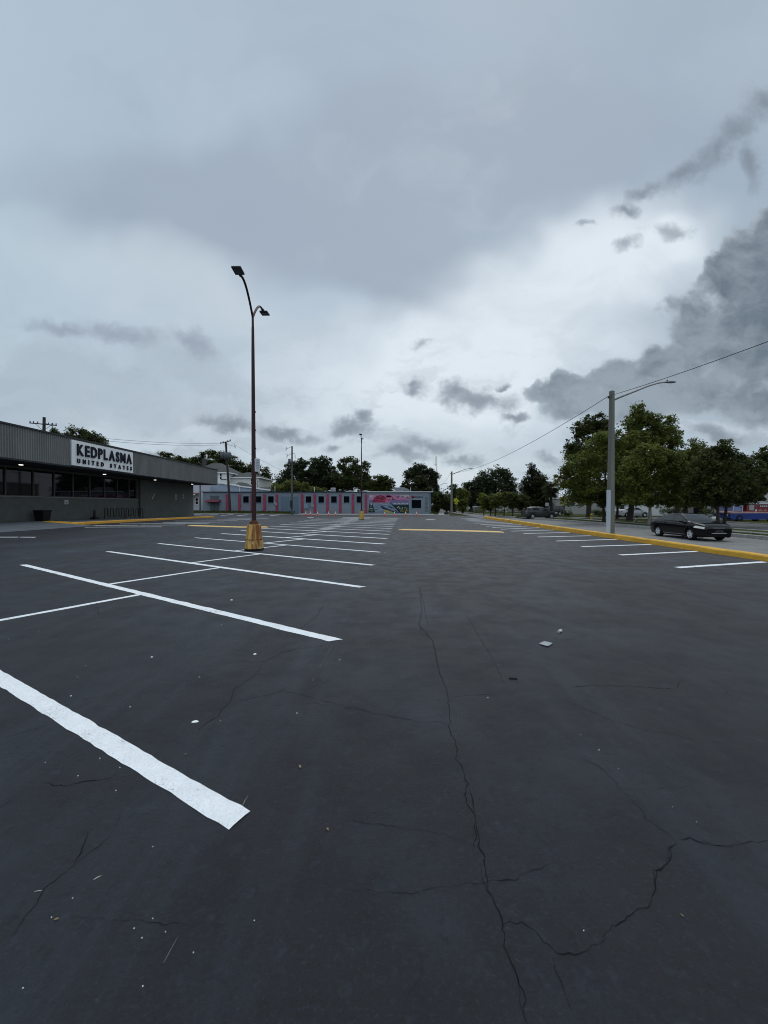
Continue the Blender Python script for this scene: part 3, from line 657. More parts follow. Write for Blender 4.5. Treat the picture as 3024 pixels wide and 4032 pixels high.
for a, b in zip(mul[:-1], mul[1:]):
    w = MB()
    for y0, y1 in ((a, a + .05), (b - .05, b)): pris(w, -.20, -.06, y0, y1, SILL + .071, HEAD, XW)
    pris(w, -.20, -.06, a + .051, b - .051, SILL + .071, SILL + .12, XW); pris(w, -.20, -.06, a + .051, b - .051, HEAD - .05, HEAD - .001, XW)
    f = w.build('window', M_ALU, shop); gl = MB(); pris(gl, -.15, -.13, a + .05, b - .05, SILL + .12, HEAD - .05, XW); gl.build('pane', M_GLASS, f)
m = MB(); pris(m, .0, .16, YWE + .15, YWE + .28, sw(38), ZB - .1, XW); m.build('downpipe', pmat('dark_pipe', (.05, .052, .05), .6, .1), shop)
m = MB(); pris(m, -.05, .10, YWN - .22, YWN - .02, sw(22), HEAD, XW); m.build('pillar', M_SHOPW, shop)
m = MB(); pris(m, -.30, -.2, YWN - 1.85, YWN - .24, sw(21), 3.0, XW); d_ = m.build('door', M_ALU, shop); m = MB(); pris(m, -.195, -.18, YWN - 1.72, YWN - .40, sw(21) + .15, 2.85, XW); m.build('pane', M_GLASS, d_)
m = MB(); pris(m, -.2, -.05, YWN - 1.85, YWN - .24, 3.02, 3.42, XW); m.build('transom_panel', pmat('pale_transom', (.32, .33, .31), .6, .1), shop)
for (px, yy) in ((93, 24.5), (402, 32.0), (605, 39.3), (750, 47.2), (0, 17.2)):
    x = XF(yy) - 2.0; m = MB(); m.lathe([(.0, 0), (.10, 0), (.12, .02)], (x, yy, ZB - .113), 14); m.build('soffit_light', emat('lit_downlight', (1, .97, .9), 3.) if 'lit_downlight' not in MATS else MATS['lit_downlight'], shop)
M_PLATE = pmat('pale_plate', (.42, .43, .42), .6, .1); M_MARK = pmat('grey_print', (.18, .19, .2), .7, .1)
def wallplate(y0, y1, z0, z1, name='wall_notice', mat=None, parent=shop):
    m = MB(); pris(m, .0, .025, y0, y1, z0, z1, XW); o = m.build(name, mat or M_PLATE, parent)
    m = MB(); pris(m, .026, .03, lerp(y0, y1, .2), lerp(y0, y1, .8), lerp(z0, z1, .25), lerp(z0, z1, .6), XW); m.build('print', M_MARK, o)
wallplate(29.05, 29.4, 1.80, 2.12); wallplate(44.9, 45.3, 2.35, 3.0, mat=pmat('faded_plate', (.24, .25, .24), .7, .15)); wallplate(46.6, 47.0, 2.5, 3.1, mat=MATS['faded_plate'])
m = MB(); pris(m, -.05, -.04, 23.2, 23.85, 2.45, 3.0, XW); m.build('window_notice', pmat('white_blue_notice', (.45, .5, .56), .6, .1), shop)
m = MB(); a = Vector((XW(40.4) + .03, 40.3, 2.35)); b = Vector((XW(40.9) + .03, 40.75, 2.95)); m.tube([a, b], .055, 4); m.build('wall_scuff_plate', M_PLATE, shop)
# sidewalk under the canopy, ramp and yellow kerb
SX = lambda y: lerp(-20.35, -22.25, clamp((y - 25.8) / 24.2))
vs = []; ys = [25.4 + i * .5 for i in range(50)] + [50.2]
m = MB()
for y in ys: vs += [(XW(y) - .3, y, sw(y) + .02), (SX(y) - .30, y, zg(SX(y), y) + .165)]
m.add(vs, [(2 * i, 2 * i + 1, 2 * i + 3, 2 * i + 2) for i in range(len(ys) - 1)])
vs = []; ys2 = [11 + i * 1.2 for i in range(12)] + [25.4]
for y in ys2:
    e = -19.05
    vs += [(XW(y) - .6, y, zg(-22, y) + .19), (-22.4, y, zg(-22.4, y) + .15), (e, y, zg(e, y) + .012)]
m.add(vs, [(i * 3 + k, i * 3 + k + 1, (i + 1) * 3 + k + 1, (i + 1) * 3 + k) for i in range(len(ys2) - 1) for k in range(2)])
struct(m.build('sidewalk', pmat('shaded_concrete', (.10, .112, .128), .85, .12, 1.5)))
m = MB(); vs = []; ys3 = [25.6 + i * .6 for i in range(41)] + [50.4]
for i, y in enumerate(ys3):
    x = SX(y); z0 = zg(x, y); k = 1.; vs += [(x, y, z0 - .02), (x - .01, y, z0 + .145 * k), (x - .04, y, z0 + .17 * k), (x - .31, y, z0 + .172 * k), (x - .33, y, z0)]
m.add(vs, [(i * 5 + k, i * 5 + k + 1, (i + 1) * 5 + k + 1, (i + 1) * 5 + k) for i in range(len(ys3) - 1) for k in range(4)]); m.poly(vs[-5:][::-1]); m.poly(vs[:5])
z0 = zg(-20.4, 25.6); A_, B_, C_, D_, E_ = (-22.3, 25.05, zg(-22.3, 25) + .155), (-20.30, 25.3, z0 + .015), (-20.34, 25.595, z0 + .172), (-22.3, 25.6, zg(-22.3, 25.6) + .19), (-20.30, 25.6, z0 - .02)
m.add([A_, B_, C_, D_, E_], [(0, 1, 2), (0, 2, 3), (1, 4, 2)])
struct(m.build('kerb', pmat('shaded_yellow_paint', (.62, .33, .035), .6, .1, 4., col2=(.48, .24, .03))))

# ------------------------------------------------------------------ sign on the fascia
sign = thing('shop_sign', 'white rectangular sign board with dark navy raised letters on the ribbed fascia', 'sign', (XF(29), 29, 5.3))
m = MB(); pris(m, .01, .11, 25.95, 32.42, 4.43, 6.14, XF); m.build('sign_board', pmat('white_sign_face', (.74, .76, .77), .45, .04), sign)
M_NAVY = pmat('navy_letter', (.004, .005, .014), .6, .05)
def textmesh(ch, size, bold, ext):
    cu = bpy.data.curves.new('text', 'FONT'); cu.body = ch; cu.size = size; cu.extrude = ext; cu.offset = bold; cu.resolution_u = 3
    o = bpy.data.objects.new('text', cu); COL.objects.link(o)
    dg = bpy.context.evaluated_depsgraph_get(); me = bpy.data.meshes.new_from_object(o.evaluated_get(dg)); bpy.data.objects.remove(o); bpy.data.curves.remove(cu); return me
def letters(txt, y0, y1, z0, h, bold, ext, xoff, narrow=1.):
    mes = []; tot = 0
    for ch in txt:
        if ch == ' ': mes.append(None); tot += h * .75; continue
        me = textmesh(ch, 1., bold, ext / (h / .7)); xs = [v.co.x for v in me.vertices]; w = (max(xs) - min(xs)); w *= narrow; mes.append((me, min(xs), w)); tot += w * h / .7
    gap = (y1 - y0 - tot) / (len(txt) - 1); y = y0
    for e in mes:
        if e is None: y += h * .75 + gap; continue
        me, x0, w = e; k = h / .7
        for v in me.vertices:
            lx, lz, ly = (v.co.x - x0) * k * narrow, v.co.y * k, v.co.z * k
            yy = y + lx; v.co = Vector((XF(yy) + xoff + ly, yy, z0 + lz)) - WORLD(sign)
        me.materials.clear(); me.materials.append(M_NAVY); me.update(); o = bpy.data.objects.new('letter', me); COL.objects.link(o); o.parent = sign; y += w * k + gap
letters('KEDPLASMA', 26.35, 32.2, 5.17, .74, .032, .03, .15, .82)
letters('UNITED STATES', 26.35, 32.2, 4.63, .29, .042, .025, .145, .93)

# ------------------------------------------------------------------ things standing by the shop wall
yb = 26.3; xb = -23.35; zb = sw(yb)
t = thing('trash_bin', 'black square bin, wider at its rim, standing by the shop wall', 'bin', (xb, yb, zb))
m = MB(); m.lathe([(.36, 0), (.38, .02), (.47, .66), (.50, .68), (.50, .74), (.44, .745)], (0, 0, 0), 4, rot=R(45), smooth=False); m.build('bin_body', pmat('black_plastic', (.006, .006, .007), .5, .1), t, local=True)
m = MB(); m.box(-.30, .30, -.30, .30, .70, .715); m.build('bin_opening', M_BLACK, t, local=True)
yb = 31.3; t = thing('black_cone', 'black cone on a square foot beside the bike racks', 'cone', (-23.55, yb, sw(yb)))
m = MB(); m.bbox(-.22, .22, -.22, .22, 0, .16, .03); m.build('foot', MATS['black_plastic'], t, local=True); m = MB(); m.lathe([(.17, .16), (.10, .3), (.06, .74), (.045, .76), (0, .76)], (0, 0, 0), 12); m.build('cone_body', MATS['black_plastic'], t, local=True)
def rack(ya, yb, label):
    x = -23.2; z = (sw(ya) + sw(yb)) / 2 - .03; t = thing('bike_rack', label, 'bike rack', (x, ya, z), 'black wave bike racks by the shop wall'); n = 4; w = (yb - ya) / (2 * n - 1) / 2; pts = [Vector((0, 0, 0))]
    for k in range(2 * n - 1):
        c = w + 2 * w * k; top = k % 2 == 0; zc = .98 - w if top else .22 + w
        for i in range(9):
            a = math.pi - math.pi * i / 8 if top else math.pi + math.pi * i / 8
            pts.append(Vector((0, c + w * math.cos(a), zc + w * math.sin(a))))
    pts.append(Vector((0, yb - ya, 0))); m = MB(); m.tube(pts, .035, 8); m.build('wave_tube', pmat('black_powder_coat', (.008, .009, .009), .4, .1), t, local=True)
    for yy in (0, yb - ya): m = MB(); m.lathe([(.09, 0), (.09, .015), (0, .016)], (0, yy, .0), 12); m.build('floor_flange', MATS['black_powder_coat'], t, local=True)
rack(31.95, 34.35, 'black wave bike rack nearer the black cone'); rack(34.6, 37.0, 'black wave bike rack crossing in front of the downpipe')
# ------------------------------------------------------------------ long blue building across the far end
YB = 70.
M_BLUE = pmat('blue_grey_paint', (.190, .228, .265), .7, .07, .6); M_BLUE2 = pmat('blue_frame_paint', (.185, .245, .31), .6, .05)
M_PINK = pmat('raspberry_paint', (.29, .050, .095), .7, .12, 1.); M_CAPN = pmat('navy_cap', (.012, .018, .035), .5, .1)
M_DKWIN = pmat('black_window', (.003, .004, .006), .3, .1, 2., spec=.03)
def X_(px, Y=YB): return P(px, 1988, Y).x
def Z_(py, Y=YB): return P(1512, py, Y).z
bl = thing('blue_building', 'long single storey blue building with raspberry pilasters and a mural', 'building', (X_(1250), YB, 0))
x0, x1, zt = X_(799), X_(1697), Z_(1938.5)
m = MB(); m.box(x0, x1, YB, YB + 14, -.3, zt); m.build('wall', M_BLUE, bl)
m = MB(); m.box(x0 - .15, x1 + .3, YB - .22, YB + 14, zt + .001, zt + .13); m.build('roof_edge', M_CAPN, bl)
m = MB(); m.box(X_(1445), x1 + .32, YB - .27, YB - .222, zt + .02, zt + .16); m.build('gutter', pmat('white_gutter', (.62, .64, .65), .5, .05), bl)
m = MB()
for a, b, h in ((1343, 1405, 1931), (1405, 1470, 1930)): m.add([(X_(a), YB + 2, zt + .13), (X_((a + b) / 2), YB + 2, Z_(h, YB + 2)), (X_(b), YB + 2, zt + .13), (X_(a), YB + 12, zt + .13), (X_((a + b) / 2), YB + 12, Z_(h, YB + 2)), (X_(b), YB + 12, zt + .13)], [(0, 1, 2), (0, 3, 4, 1), (1, 4, 5, 2)])
m.build('skylight_ridge', pmat('white_roof_sheet', (.55, .57, .58), .6, .1), bl)
for px in (895, 944, 993, 1042, 1091, 1190, 1240, 1290, 1340, 1390, 1441):
    x = X_(px); m = MB(); m.bbox(x - .23, x + .23, YB - .16, YB - .002, -.1, Z_(1946), .03); m.build('pilaster', M_PINK, bl)
def bwin(pa, pb, ya, yb, sill=True):
    a, b, c, d = X_(pa), X_(pb), Z_(yb), Z_(ya); m = MB(); w = .09
    m.box(a - w, a, YB - .05, YB - .002, c, d); m.box(b, b + w, YB - .05, YB - .002, c, d); m.box(a - w, b + w, YB - .05, YB - .002, d + .001, d + w); m.box(a - w, b + w, YB - .09, YB - .002, c - w, c - .001)
    o = m.build('window', M_BLUE2, bl); m = MB(); m.box(a, b, YB - .02, YB - .003, c, d); m.build('pane', M_DKWIN, o)
for px in (969, 1018, 1067, 1215, 1265, 1315, 1365, 1415): bwin(px - 11, px + 11, 1954, 1979.5)
bwin(1620.5, 1658, 1968.6, 2000.6)
m = MB(); a, b = X_(1673), X_(1684.5); c, d = Z_(2014), Z_(1954)
for i in range(12):
    z = lerp(c, d, i / 12); m.box(a, b, YB - .05, YB - .003, z, z + (d - c) / 12 * .55)
m.build('louvre_panel', pmat('grey_green_louvre', (.13, .15, .14), .7, .1), bl)
m = MB(); a, b = X_(1105), X_(1177)
for i in range(5):
    z = lerp(.05, Z_(1955.5), i / 5); m.box(a, b, YB - .03, YB - .003, z, z + Z_(1955.5) / 5 - .05)
g_ = m.build('garage_door', pmat('garage_blue', (.115, .165, .205), .6, .05), bl)
m = MB(); m.box(a - .18, a - .01, YB - .06, YB - .002, -.1, Z_(1955)); m.box(b + .01, b + .18, YB - .06, YB - .002, -.1, Z_(1955)); m.box(a - .18, b + .18, YB - .06, YB - .002, Z_(1955) + .01, Z_(1953)); m.build('door_frame', M_BLUE2, g_)
m = MB(); a, b = X_(828), X_(863.5); m.box(a, b, YB - .02, YB - .003, .1, Z_(1952)); dd = m.build('door', pmat('grey_double_door', (.085, .105, .12), .6, .1), bl)
m = MB(); m.box((a + b) / 2 - .02, (a + b) / 2 + .02, YB - .03, YB - .021, .1, Z_(1974)); m.build('door_seam', M_CAPN, dd)
m = MB(); a, b = X_(814), X_(869); z1, z2 = Z_(1974.5), Z_(1967); m.add([(a, YB - 1.1, z1), (b, YB - 1.1, z1), (b, YB - .003, z2), (a, YB - .003, z2), (a, YB - 1.1, z1 - .12), (b, YB - 1.1, z1 - .12), (b, YB - .003, z1 - .12), (a, YB - .003, z1 - .12)], [(0, 1, 2, 3), (4, 5, 1, 0), (5, 6, 2, 1), (7, 4, 0, 3), (4, 7, 6, 5)]); m.build('awning', pmat('dusty_red_awning', (.17, .045, .06), .7, .1), bl)
m = MB(); m.bbox(X_(1197), X_(1216), YB - .35, YB - .003, Z_(2002), Z_(1983), .02); m.build('electric_box', M_BLUE2, bl)
for px, py in ((1229, 1988), (1233, 1992), (1088, 1985), (1083, 1980)):
    m = MB(); m.bbox(X_(px) - .16, X_(px) + .16, YB - .25, YB - .003, Z_(py) - .22, Z_(py) + .22, .02); m.build('meter_box', pmat('pale_meter', (.30, .31, .33), .6, .1), bl)
m = MB(); m.box(X_(1692), X_(1694), YB - .12, YB - .003, 0, zt); m.build('downpipe', pmat('deep_blue_pipe', (.05, .08, .15), .6, .1), bl)
a, b = X_(1556), X_(1596); c = X_(1615); m = MB(); m.bbox(a, b, YB + 3, YB + 5, zt + .13, Z_(1919, YB + 3), .04); m.add([(b + .02, YB + 3.1, zt + .13), (c, YB + 3.1, zt + .13), (c, YB + 3.1, Z_(1927, YB + 3)), (b + .02, YB + 3.1, Z_(1919, YB + 3)), (b + .02, YB + 5, zt + .13), (c, YB + 5, zt + .13), (c, YB + 5, Z_(1927, YB + 3)), (b + .02, YB + 5, Z_(1919, YB + 3))], [(0, 1, 2, 3), (3, 2, 6, 7), (1, 5, 6, 2), (0, 3, 7, 4)])
ac = m.build('rooftop_unit', pmat('galvanised_sheet', (.26, .27, .28), .5, .15, 3.), bl)
for i in range(7): m = MB(); m.box(a + .15 + i * .22, a + .27 + i * .22, YB + 2.97, YB + 2.995, zt + .3 + .07 * (i % 3), zt + .45 + .07 * (i % 3)); m.build('vent_slot', pmat('pale_vent', (.5, .52, .52), .6, .1), ac)
for px, h, r in ((1238, 1919, .07), (1617, 1920, .06), (1083, 1916, .05), (1548, 1935, .3), (1533, 1936, .25)):
    m = MB(); m.lathe([(r, zt + .1), (r, Z_(h, YB + 2)), (0, Z_(h, YB + 2) + .05)], (X_(px, YB + 2), YB + 2, 0), 10); m.build('roof_vent', MATS['pale_vent'], bl)
m = MB(); m.lathe([(.5, zt + .1), (.5, Z_(1924, YB + 4)), (.42, Z_(1921, YB + 4)), (0, Z_(1920, YB + 4))], (X_(1312, YB + 4), YB + 4, 0), 12); m.build('roof_vent', MATS['galvanised_sheet'], bl)
# mural: flat painted shapes on the wall
mm = [pmat('mural_' + n, c, .7, .12, 3.) for n, c in (('lilac', (.40, .22, .36)), ('rose', (.46, .15, .25)), ('maroon', (.11, .018, .035)), ('crimson', (.36, .05, .09)), ('violet', (.19, .13, .27)), ('water', (.17, .22, .29)), ('navy', (.015, .025, .06)), ('leaf', (.30, .32, .09)), ('deep_green', (.012, .03, .03)), ('cream', (.50, .42, .40)), ('white', (.55, .57, .58)), ('pale_blue', (.28, .34, .40)))]
mu = MB(); lay = [0]
def Q(pts, mi, k):                                         # pts in the mural close-up (1400 + x*.1929, 1900 + y*.1929)
    mu.poly([(X_(1400 + x * .1929), YB - .004 - .004 * k, Z_(1900 + y * .1929)) for x, y in pts][::-1], mi)
def disc(cx, cy, rx, ry, mi, k, a0=0, a1=360, n=24): Q([(cx + rx * math.cos(R(lerp(a0, a1, i / n))), cy - ry * math.sin(R(lerp(a0, a1, i / n)))) for i in range(n + 1)], mi, k)
Q([(280, 245), (1092, 250), (1092, 408), (280, 408)], 0, 0)
Q([(280, 408), (1092, 408), (1092, 622), (262, 622)], 5, 0)
Q([(290, 262), (350, 250), (360, 280), (300, 310)], 9, 1); Q([(400, 260), (560, 252), (690, 262), (760, 300), (620, 300), (420, 290)], 1, 1); Q([(620, 268), (720, 258), (800, 300), (900, 330), (1090, 320), (1090, 352), (800, 352), (640, 340)], 1, 1)
Q([(890, 258), (1090, 256), (1090, 285), (950, 300)], 9, 1); Q([(280, 352), (480, 372), (480, 408), (280, 408)], 4, 1); Q([(680, 408), (700, 360), (800, 345), (900, 362), (1000, 350), (1092, 366), (1092, 408)], 4, 2)
disc(505, 410, 158, 148, 2, 3, 0, 180); disc(508, 410, 140, 130, 3, 4, 0, 180)
for x, y, w, h in ((470, 320, 60, 16), (540, 340, 40, 14), (430, 362, 40, 12), (560, 310, 45, 12), (500, 380, 60, 10), (390, 385, 30, 8)): disc(x, y, w, h, 2, 5, n=10)
Q([(640, 300), (700, 330), (700, 408), (600, 408)], 1, 5)
for x, y, w, h in ((420, 440, 70, 6), (520, 432, 60, 5), (480, 480, 80, 6), (430, 520, 60, 6), (600, 450, 60, 6), (640, 490, 70, 7), (520, 550, 60, 7), (450, 580, 70, 7), (760, 560, 60, 6), (680, 590, 60, 5)): disc(x, y, w, h, 11, 2, n=8)
for x, y, w, h in ((460, 460, 60, 3), (440, 500, 60, 3), (580, 470, 60, 3), (420, 550, 50, 3), (700, 500, 50, 5)): disc(x, y, w, h, 6, 3, n=8)
Q([(500, 475), (545, 480), (640, 530), (720, 560), (850, 612), (790, 618), (660, 585), (560, 545)], 6, 4); Q([(560, 545), (640, 560), (720, 585), (790, 618), (640, 620), (590, 585)], 7, 5)
Q([(650, 480), (720, 490), (790, 530), (740, 525)], 6, 4); Q([(780, 560), (860, 615), (900, 618), (800, 560)], 6, 4)
Q([(700, 408), (770, 450), (1090, 450), (1090, 622), (915, 622)], 8, 4); Q([(280, 425), (340, 425), (400, 610), (262, 610)], 8, 4); Q([(690, 405), (720, 412), (930, 620), (905, 622)], 6, 5)
rm = random.Random(5)
for _ in range(46):
    t = rm.random(); y = rm.uniform(520, 612); xa = lerp(840, 925, (y - 520) / 100); x = rm.uniform(xa + 10, 1080); a = rm.uniform(-.5, .5); h = rm.uniform(14, 24); Q([(x - 5, y), (x + 5, y), (x + a * h, y - h)], 7, 5)
for _ in range(12): x = rm.uniform(285, 385); y = rm.uniform(560, 605); Q([(x - 5, y), (x + 5, y), (x + rm.uniform(-10, 10), y - 24)], 7, 5)
for x in (800, 885, 970, 1045):
    for k in range(5): disc(x - 24 + 12 * k, 440 - 12 * math.sin(k / 4 * 3.14), 7, 8, 10, 5, n=8)
for x, y in ((300, 440), (318, 434), (330, 446), (880, 490), (950, 520), (1010, 515), (905, 530), (860, 510), (315, 480), (300, 525), (335, 530)): disc(x, y, 11, 8, 10, 6, n=8)
def bird(x, y, s, a):
    ca, sa = math.cos(a), math.sin(a); Q([(x + s * (px * ca - py * sa), y + s * (px * sa + py * ca)) for px, py in ((-30, -14), (-12, -12), (0, -2), (14, -20), (36, -26), (16, -4), (6, 10), (-6, 16), (-4, 4))], 2, 7)
for b in ((560, 390, .9, .9), (668, 362, 1.2, .1), (755, 335, 1.3, 1.1), (855, 295, 1.3, .2), (950, 290, 1.2, .4), (1052, 302, 1.1, 1.3)): bird(*b)
mu.build('mural', mm, bl)
m = MB(); m.lathe([(0, -.03), (.27, -.03), (.27, -.004)], (X_(1625), YB, Z_(1957)), 20, axis='y'); lg = m.build('logo_disc', pmat('logo_red', (.28, .02, .05), .5, .05), bl)
m = MB(); m.lathe([(0, -.036), (.12, -.036), (.15, -.031)], (X_(1625) + .02, YB, Z_(1957)), 8, axis='y'); m.build('logo_mark', mm[2], lg)
m = MB(); x = X_(1630)
for w, gap in ((.18, .05), (.10, .05), (.16, .12), (.2, .05), (.14, .06), (.16, .05), (.18, .12), (.15, .05), (.13, .05)):
    m.box(x, x + w, YB - .03, YB - .004, Z_(1957) - .10, Z_(1957) + .09); x += w * .8 + gap
m.build('lettering', pmat('dark_lettering', (.02, .03, .05), .5, .1), bl)
# traffic cones on the far pavement
M_OR = pmat('cone_orange', (.62, .085, .035), .5, .08); M_WC = pmat('cone_white', (.72, .72, .70), .4, .05)
def cone(loc, label):
    t = thing('traffic_cone', label, 'traffic cone', loc, 'orange traffic cones in front of the blue building')
    m = MB(); m.bbox(-.2, .2, -.2, .2, 0, .05, .015); m.build('cone_base', M_OR, t, local=True)
    m = MB(); m.lathe([(.145, .05), (.115, .28)], (0, 0, 0), 14); m.lathe([(.095, .42), (.085, .50)], (0, 0, 0), 14); m.lathe([(.066, .64), (.04, .86), (.03, .88), (0, .88)], (0, 0, 0), 14); m.build('cone_body', M_OR, t, local=True)
    m = MB(); m.lathe([(.117, .28), (.097, .42)], (0, 0, 0), 14); m.lathe([(.087, .50), (.067, .64)], (0, 0, 0), 14); m.build('reflective_collar', M_WC, t, local=True)
    return t
c0 = None
cl = [(1204, 2030.5, 'orange cone leftmost, in front of the blue electric box'), (1223, 2030.5, 'orange cone second from left, below the small meter box'), (1250.5, 2031, 'orange cone just right of the second pilaster from the garage door'), (1293.6, 2031, 'orange cone at the foot of the third pilaster from the garage door'),
      (1321, 2031, 'orange cone farthest right in the row of five, left of the second lamp post'), (1515, 2034.5, 'orange cone in front of the mural, nearest the second lamp post'), (1553, 2035, 'orange cone in front of the mural\'s water, third from the right'), (1597.6, 2035.5, 'orange cone in front of the mural\'s right edge'), (1640, 2035.5, 'orange cone under the large window right of the mural')]
for i, (px, py, lb) in enumerate(cl):
    y = 62.6 if i < 5 else 61.2; p = P(px, py, y); p.z = zg(p.x, y)
    if c0 is None: c0 = cone(p, lb)
    else:
        t = copy_tree(c0); t.location = p; t['label'] = lb; t.rotation_euler = (0, 0, i * .7)
# ------------------------------------------------------------------ car park lamp posts
def rustmat():
    m = bpy.data.materials.new('rust_streaked_yellow_concrete'); m.use_nodes = True; nt = m.node_tree; L = nt.links; b = nt.nodes['Principled BSDF']; b.inputs['Roughness'].default_value = .8
    tc = nd(nt, 'ShaderNodeTexCoord')
    def N(st, sc, det=5.):
        mp = nd(nt, 'ShaderNodeMapping', ins={'Scale': st}); L.new(tc.outputs['Object'], mp.inputs[0]); n = nd(nt, 'ShaderNodeTexNoise', ins={'Scale': sc, 'Detail': det, 'Roughness': .6}); L.new(mp.outputs[0], n.inputs[0]); return n.outputs[0]
    def MX(x, a_, b_, c1, c2):
        r = nd(nt, 'ShaderNodeMapRange', interpolation_type='SMOOTHSTEP', ins={1: a_, 2: b_}); L.new(x, r.inputs[0]); mx = nd(nt, 'ShaderNodeMix', data_type='RGBA'); L.new(r.outputs[0], mx.inputs[0])
        for i, v in ((6, c1), (7, c2)):
            if isinstance(v, tuple): mx.inputs[i].default_value = (*v, 1)
            else: L.new(v, mx.inputs[i])
        return mx.outputs[2]
    c = MX(N((1, 1, .6), 6.), .35, .65, (.56, .33, .07), (.42, .28, .10))
    c = MX(N((1, 1, .10), 7.), .44, .60, c, (.20, .065, .015))
    c = MX(N((1, 1, .16), 14.), .58, .66, c, (.035, .012, .007))
    c = MX(N((1, 1, 1), 5.), .62, .68, c, (.55, .45, .33))
    L.new(c, b.inputs['Base Color']); bp = nd(nt, 'ShaderNodeBump', ins={'Strength': .5, 'Distance': .03}); L.new(N((1, 1, .5), 18.), bp.inputs['Height']); L.new(bp.outputs[0], b.inputs['Normal'])
    return m
M_RUST = rustmat()
M_POLE = pmat('dark_rusty_steel', (.052, .018, .016), .55, .2, 3., .2, 30., stretch=(1, 1, .2), col2=(.020, .012, .013))
M_IRON = pmat('rusted_iron', (.10, .035, .015), .8, .3, 9.); M_HEAD = pmat('lamp_housing', (.025, .027, .03), .45, .1); M_LENS = pmat('unlit_led_lens', (.10, .11, .12), .25, .1)
M_STAIN = pmat('black_footing', (.012, .012, .012), .9, .2)
def lamp_post(loc, label, rust=True):
    t = thing('parking_lamp_post', label, 'lamp post', loc, 'twin headed lamp posts in the car park'); s8 = R(22.5)
    m = MB(); oct = lambda r: r / math.cos(s8)
    m.lathe([(oct(.315), -.03), (oct(.325), .06), (oct(.318), .24), (oct(.30), .40), (oct(.29), .425), (oct(.285), .43), (oct(.235), .97), (oct(.215), 1.0), (0, 1.0)], (0, 0, 0), 8, rot=s8, smooth=False); m.build('base', M_RUST if rust else pmat('yellow_base_paint', (.45, .29, .08), .7, .15, 3.), t, local=True)
    m = MB(); m.lathe([(oct(.303), .405), (oct(.300), .425), (oct(.292), .432)], (0, 0, 0), 8, rot=s8, smooth=False); m.build('rust_band', M_IRON, t, local=True)
    m = MB(); m.lathe([(oct(.335), .0), (oct(.328), .07), (oct(.320), .085)], (0, 0, 0), 8, rot=s8, smooth=False); m.build('footing', M_STAIN, t, local=True)
    m = MB(); m.lathe([(.17, 1.0), (.17, 1.03), (.12, 1.05), (.11, 1.12), (.085, 1.15)], (0, 0, 0), 14); m.build('base_plate', M_IRON, t, local=True)
    for k in range(4):
        a = k * 1.571 + .78; m = MB(); m.lathe([(.028, .99), (.028, 1.10), (0, 1.105)], (.145 * math.cos(a), .145 * math.sin(a), 0), 6); m.build('anchor_bolt', M_IRON, t, local=True)
    m = MB(); m.lathe([(.085, 1.05), (.084, 3.0), (.070, 5.5), (.060, 7.5), (.050, 8.55), (.044, 8.57), (.044, 9.05), (.0, 9.07)], (0, 0, 0), 14); m.build('pole', M_POLE, t, local=True)
    for z in (3.9, 4.6, 5.3, 2.55):
        m = MB(); m.bbox(.066, .095, -.03, .03, z, z + .05, .01); m.build('pole_bracket', M_POLE, t, local=True)
    for s in (-1, 1):
        pts = [Vector((0, s * .02, 9.0 - .05))]
        for i in range(9):
            a = i / 8; pts.append(Vector((0, s * (.06 + 1.12 * a), 9.02 + .80 * math.sin(a * 1.75) / math.sin(1.57))))
        m = MB(); m.tube(pts, [.044] * 2 + [.042] * 8, 10); arm = m.build('arm', M_POLE, t, local=True)
        e = pts[-1]; tilt = Matrix.Translation(e) @ Matrix.Rotation(s * R(4), 4, 'X'); y0, y1 = (.10, .49) if s > 0 else (-.49, -.10)
        m = MB(); m.bbox(-.165, .165, y0, y1, -.045, .02, .02, M=tilt); m.bbox(-.05, .05, min(0, s * .14), max(0, s * .14), -.05, .055, .015, M=tilt); h = m.build('lamp_head', M_HEAD, t, local=True)
        m = MB(); m.box(-.13, .13, y0 + .05, y1 - .05, -.052, -.046, M=tilt); m.build('lens', M_LENS, h, local=True)
    return t
g0 = G(1001, 2166); lamp_post((g0.x, g0.y, 0), 'near rusty lamp post on a yellow octagonal base streaked with rust')
g1 = G(1423.6, 2046); lamp_post((g1.x, g1.y, 0), 'far slim lamp post on a clean yellow base before the blue building', False)
# restriction plate strapped to the near lamp post
t = thing('parking_sign', 'small white notice plate strapped to the rusty lamp post', 'sign', (g0.x + .075, g0.y - .05, 3.29)); Mz = Matrix.Rotation(R(52), 4, 'Z')
m = MB(); m.bbox(-.02, .21, -.006, .006, -.26, .25, .004, M=Mz); m.build('plate', pmat('white_enamel', (.50, .52, .53), .4, .05), t, local=True)
m = MB()
for z, w in ((.17, .14), (.09, .2), (.03, .2), (-.03, .18), (-.09, .2), (-.16, .16)): m.box(.095 - w * .4, .095 + w * .4, -.009, -.0065, z, z + .022, M=Mz)
m.build('print', pmat('blue_grey_print', (.20, .25, .32), .6, .1), t, local=True)
m = MB(); m.lathe([(.09, .2), (.09, .22)], (-.075, .05, 0), 12); m.lathe([(.09, -.2), (.09, -.22)], (-.075, .05, 0), 12); m.build('strap', M_HEAD, t, local=True)

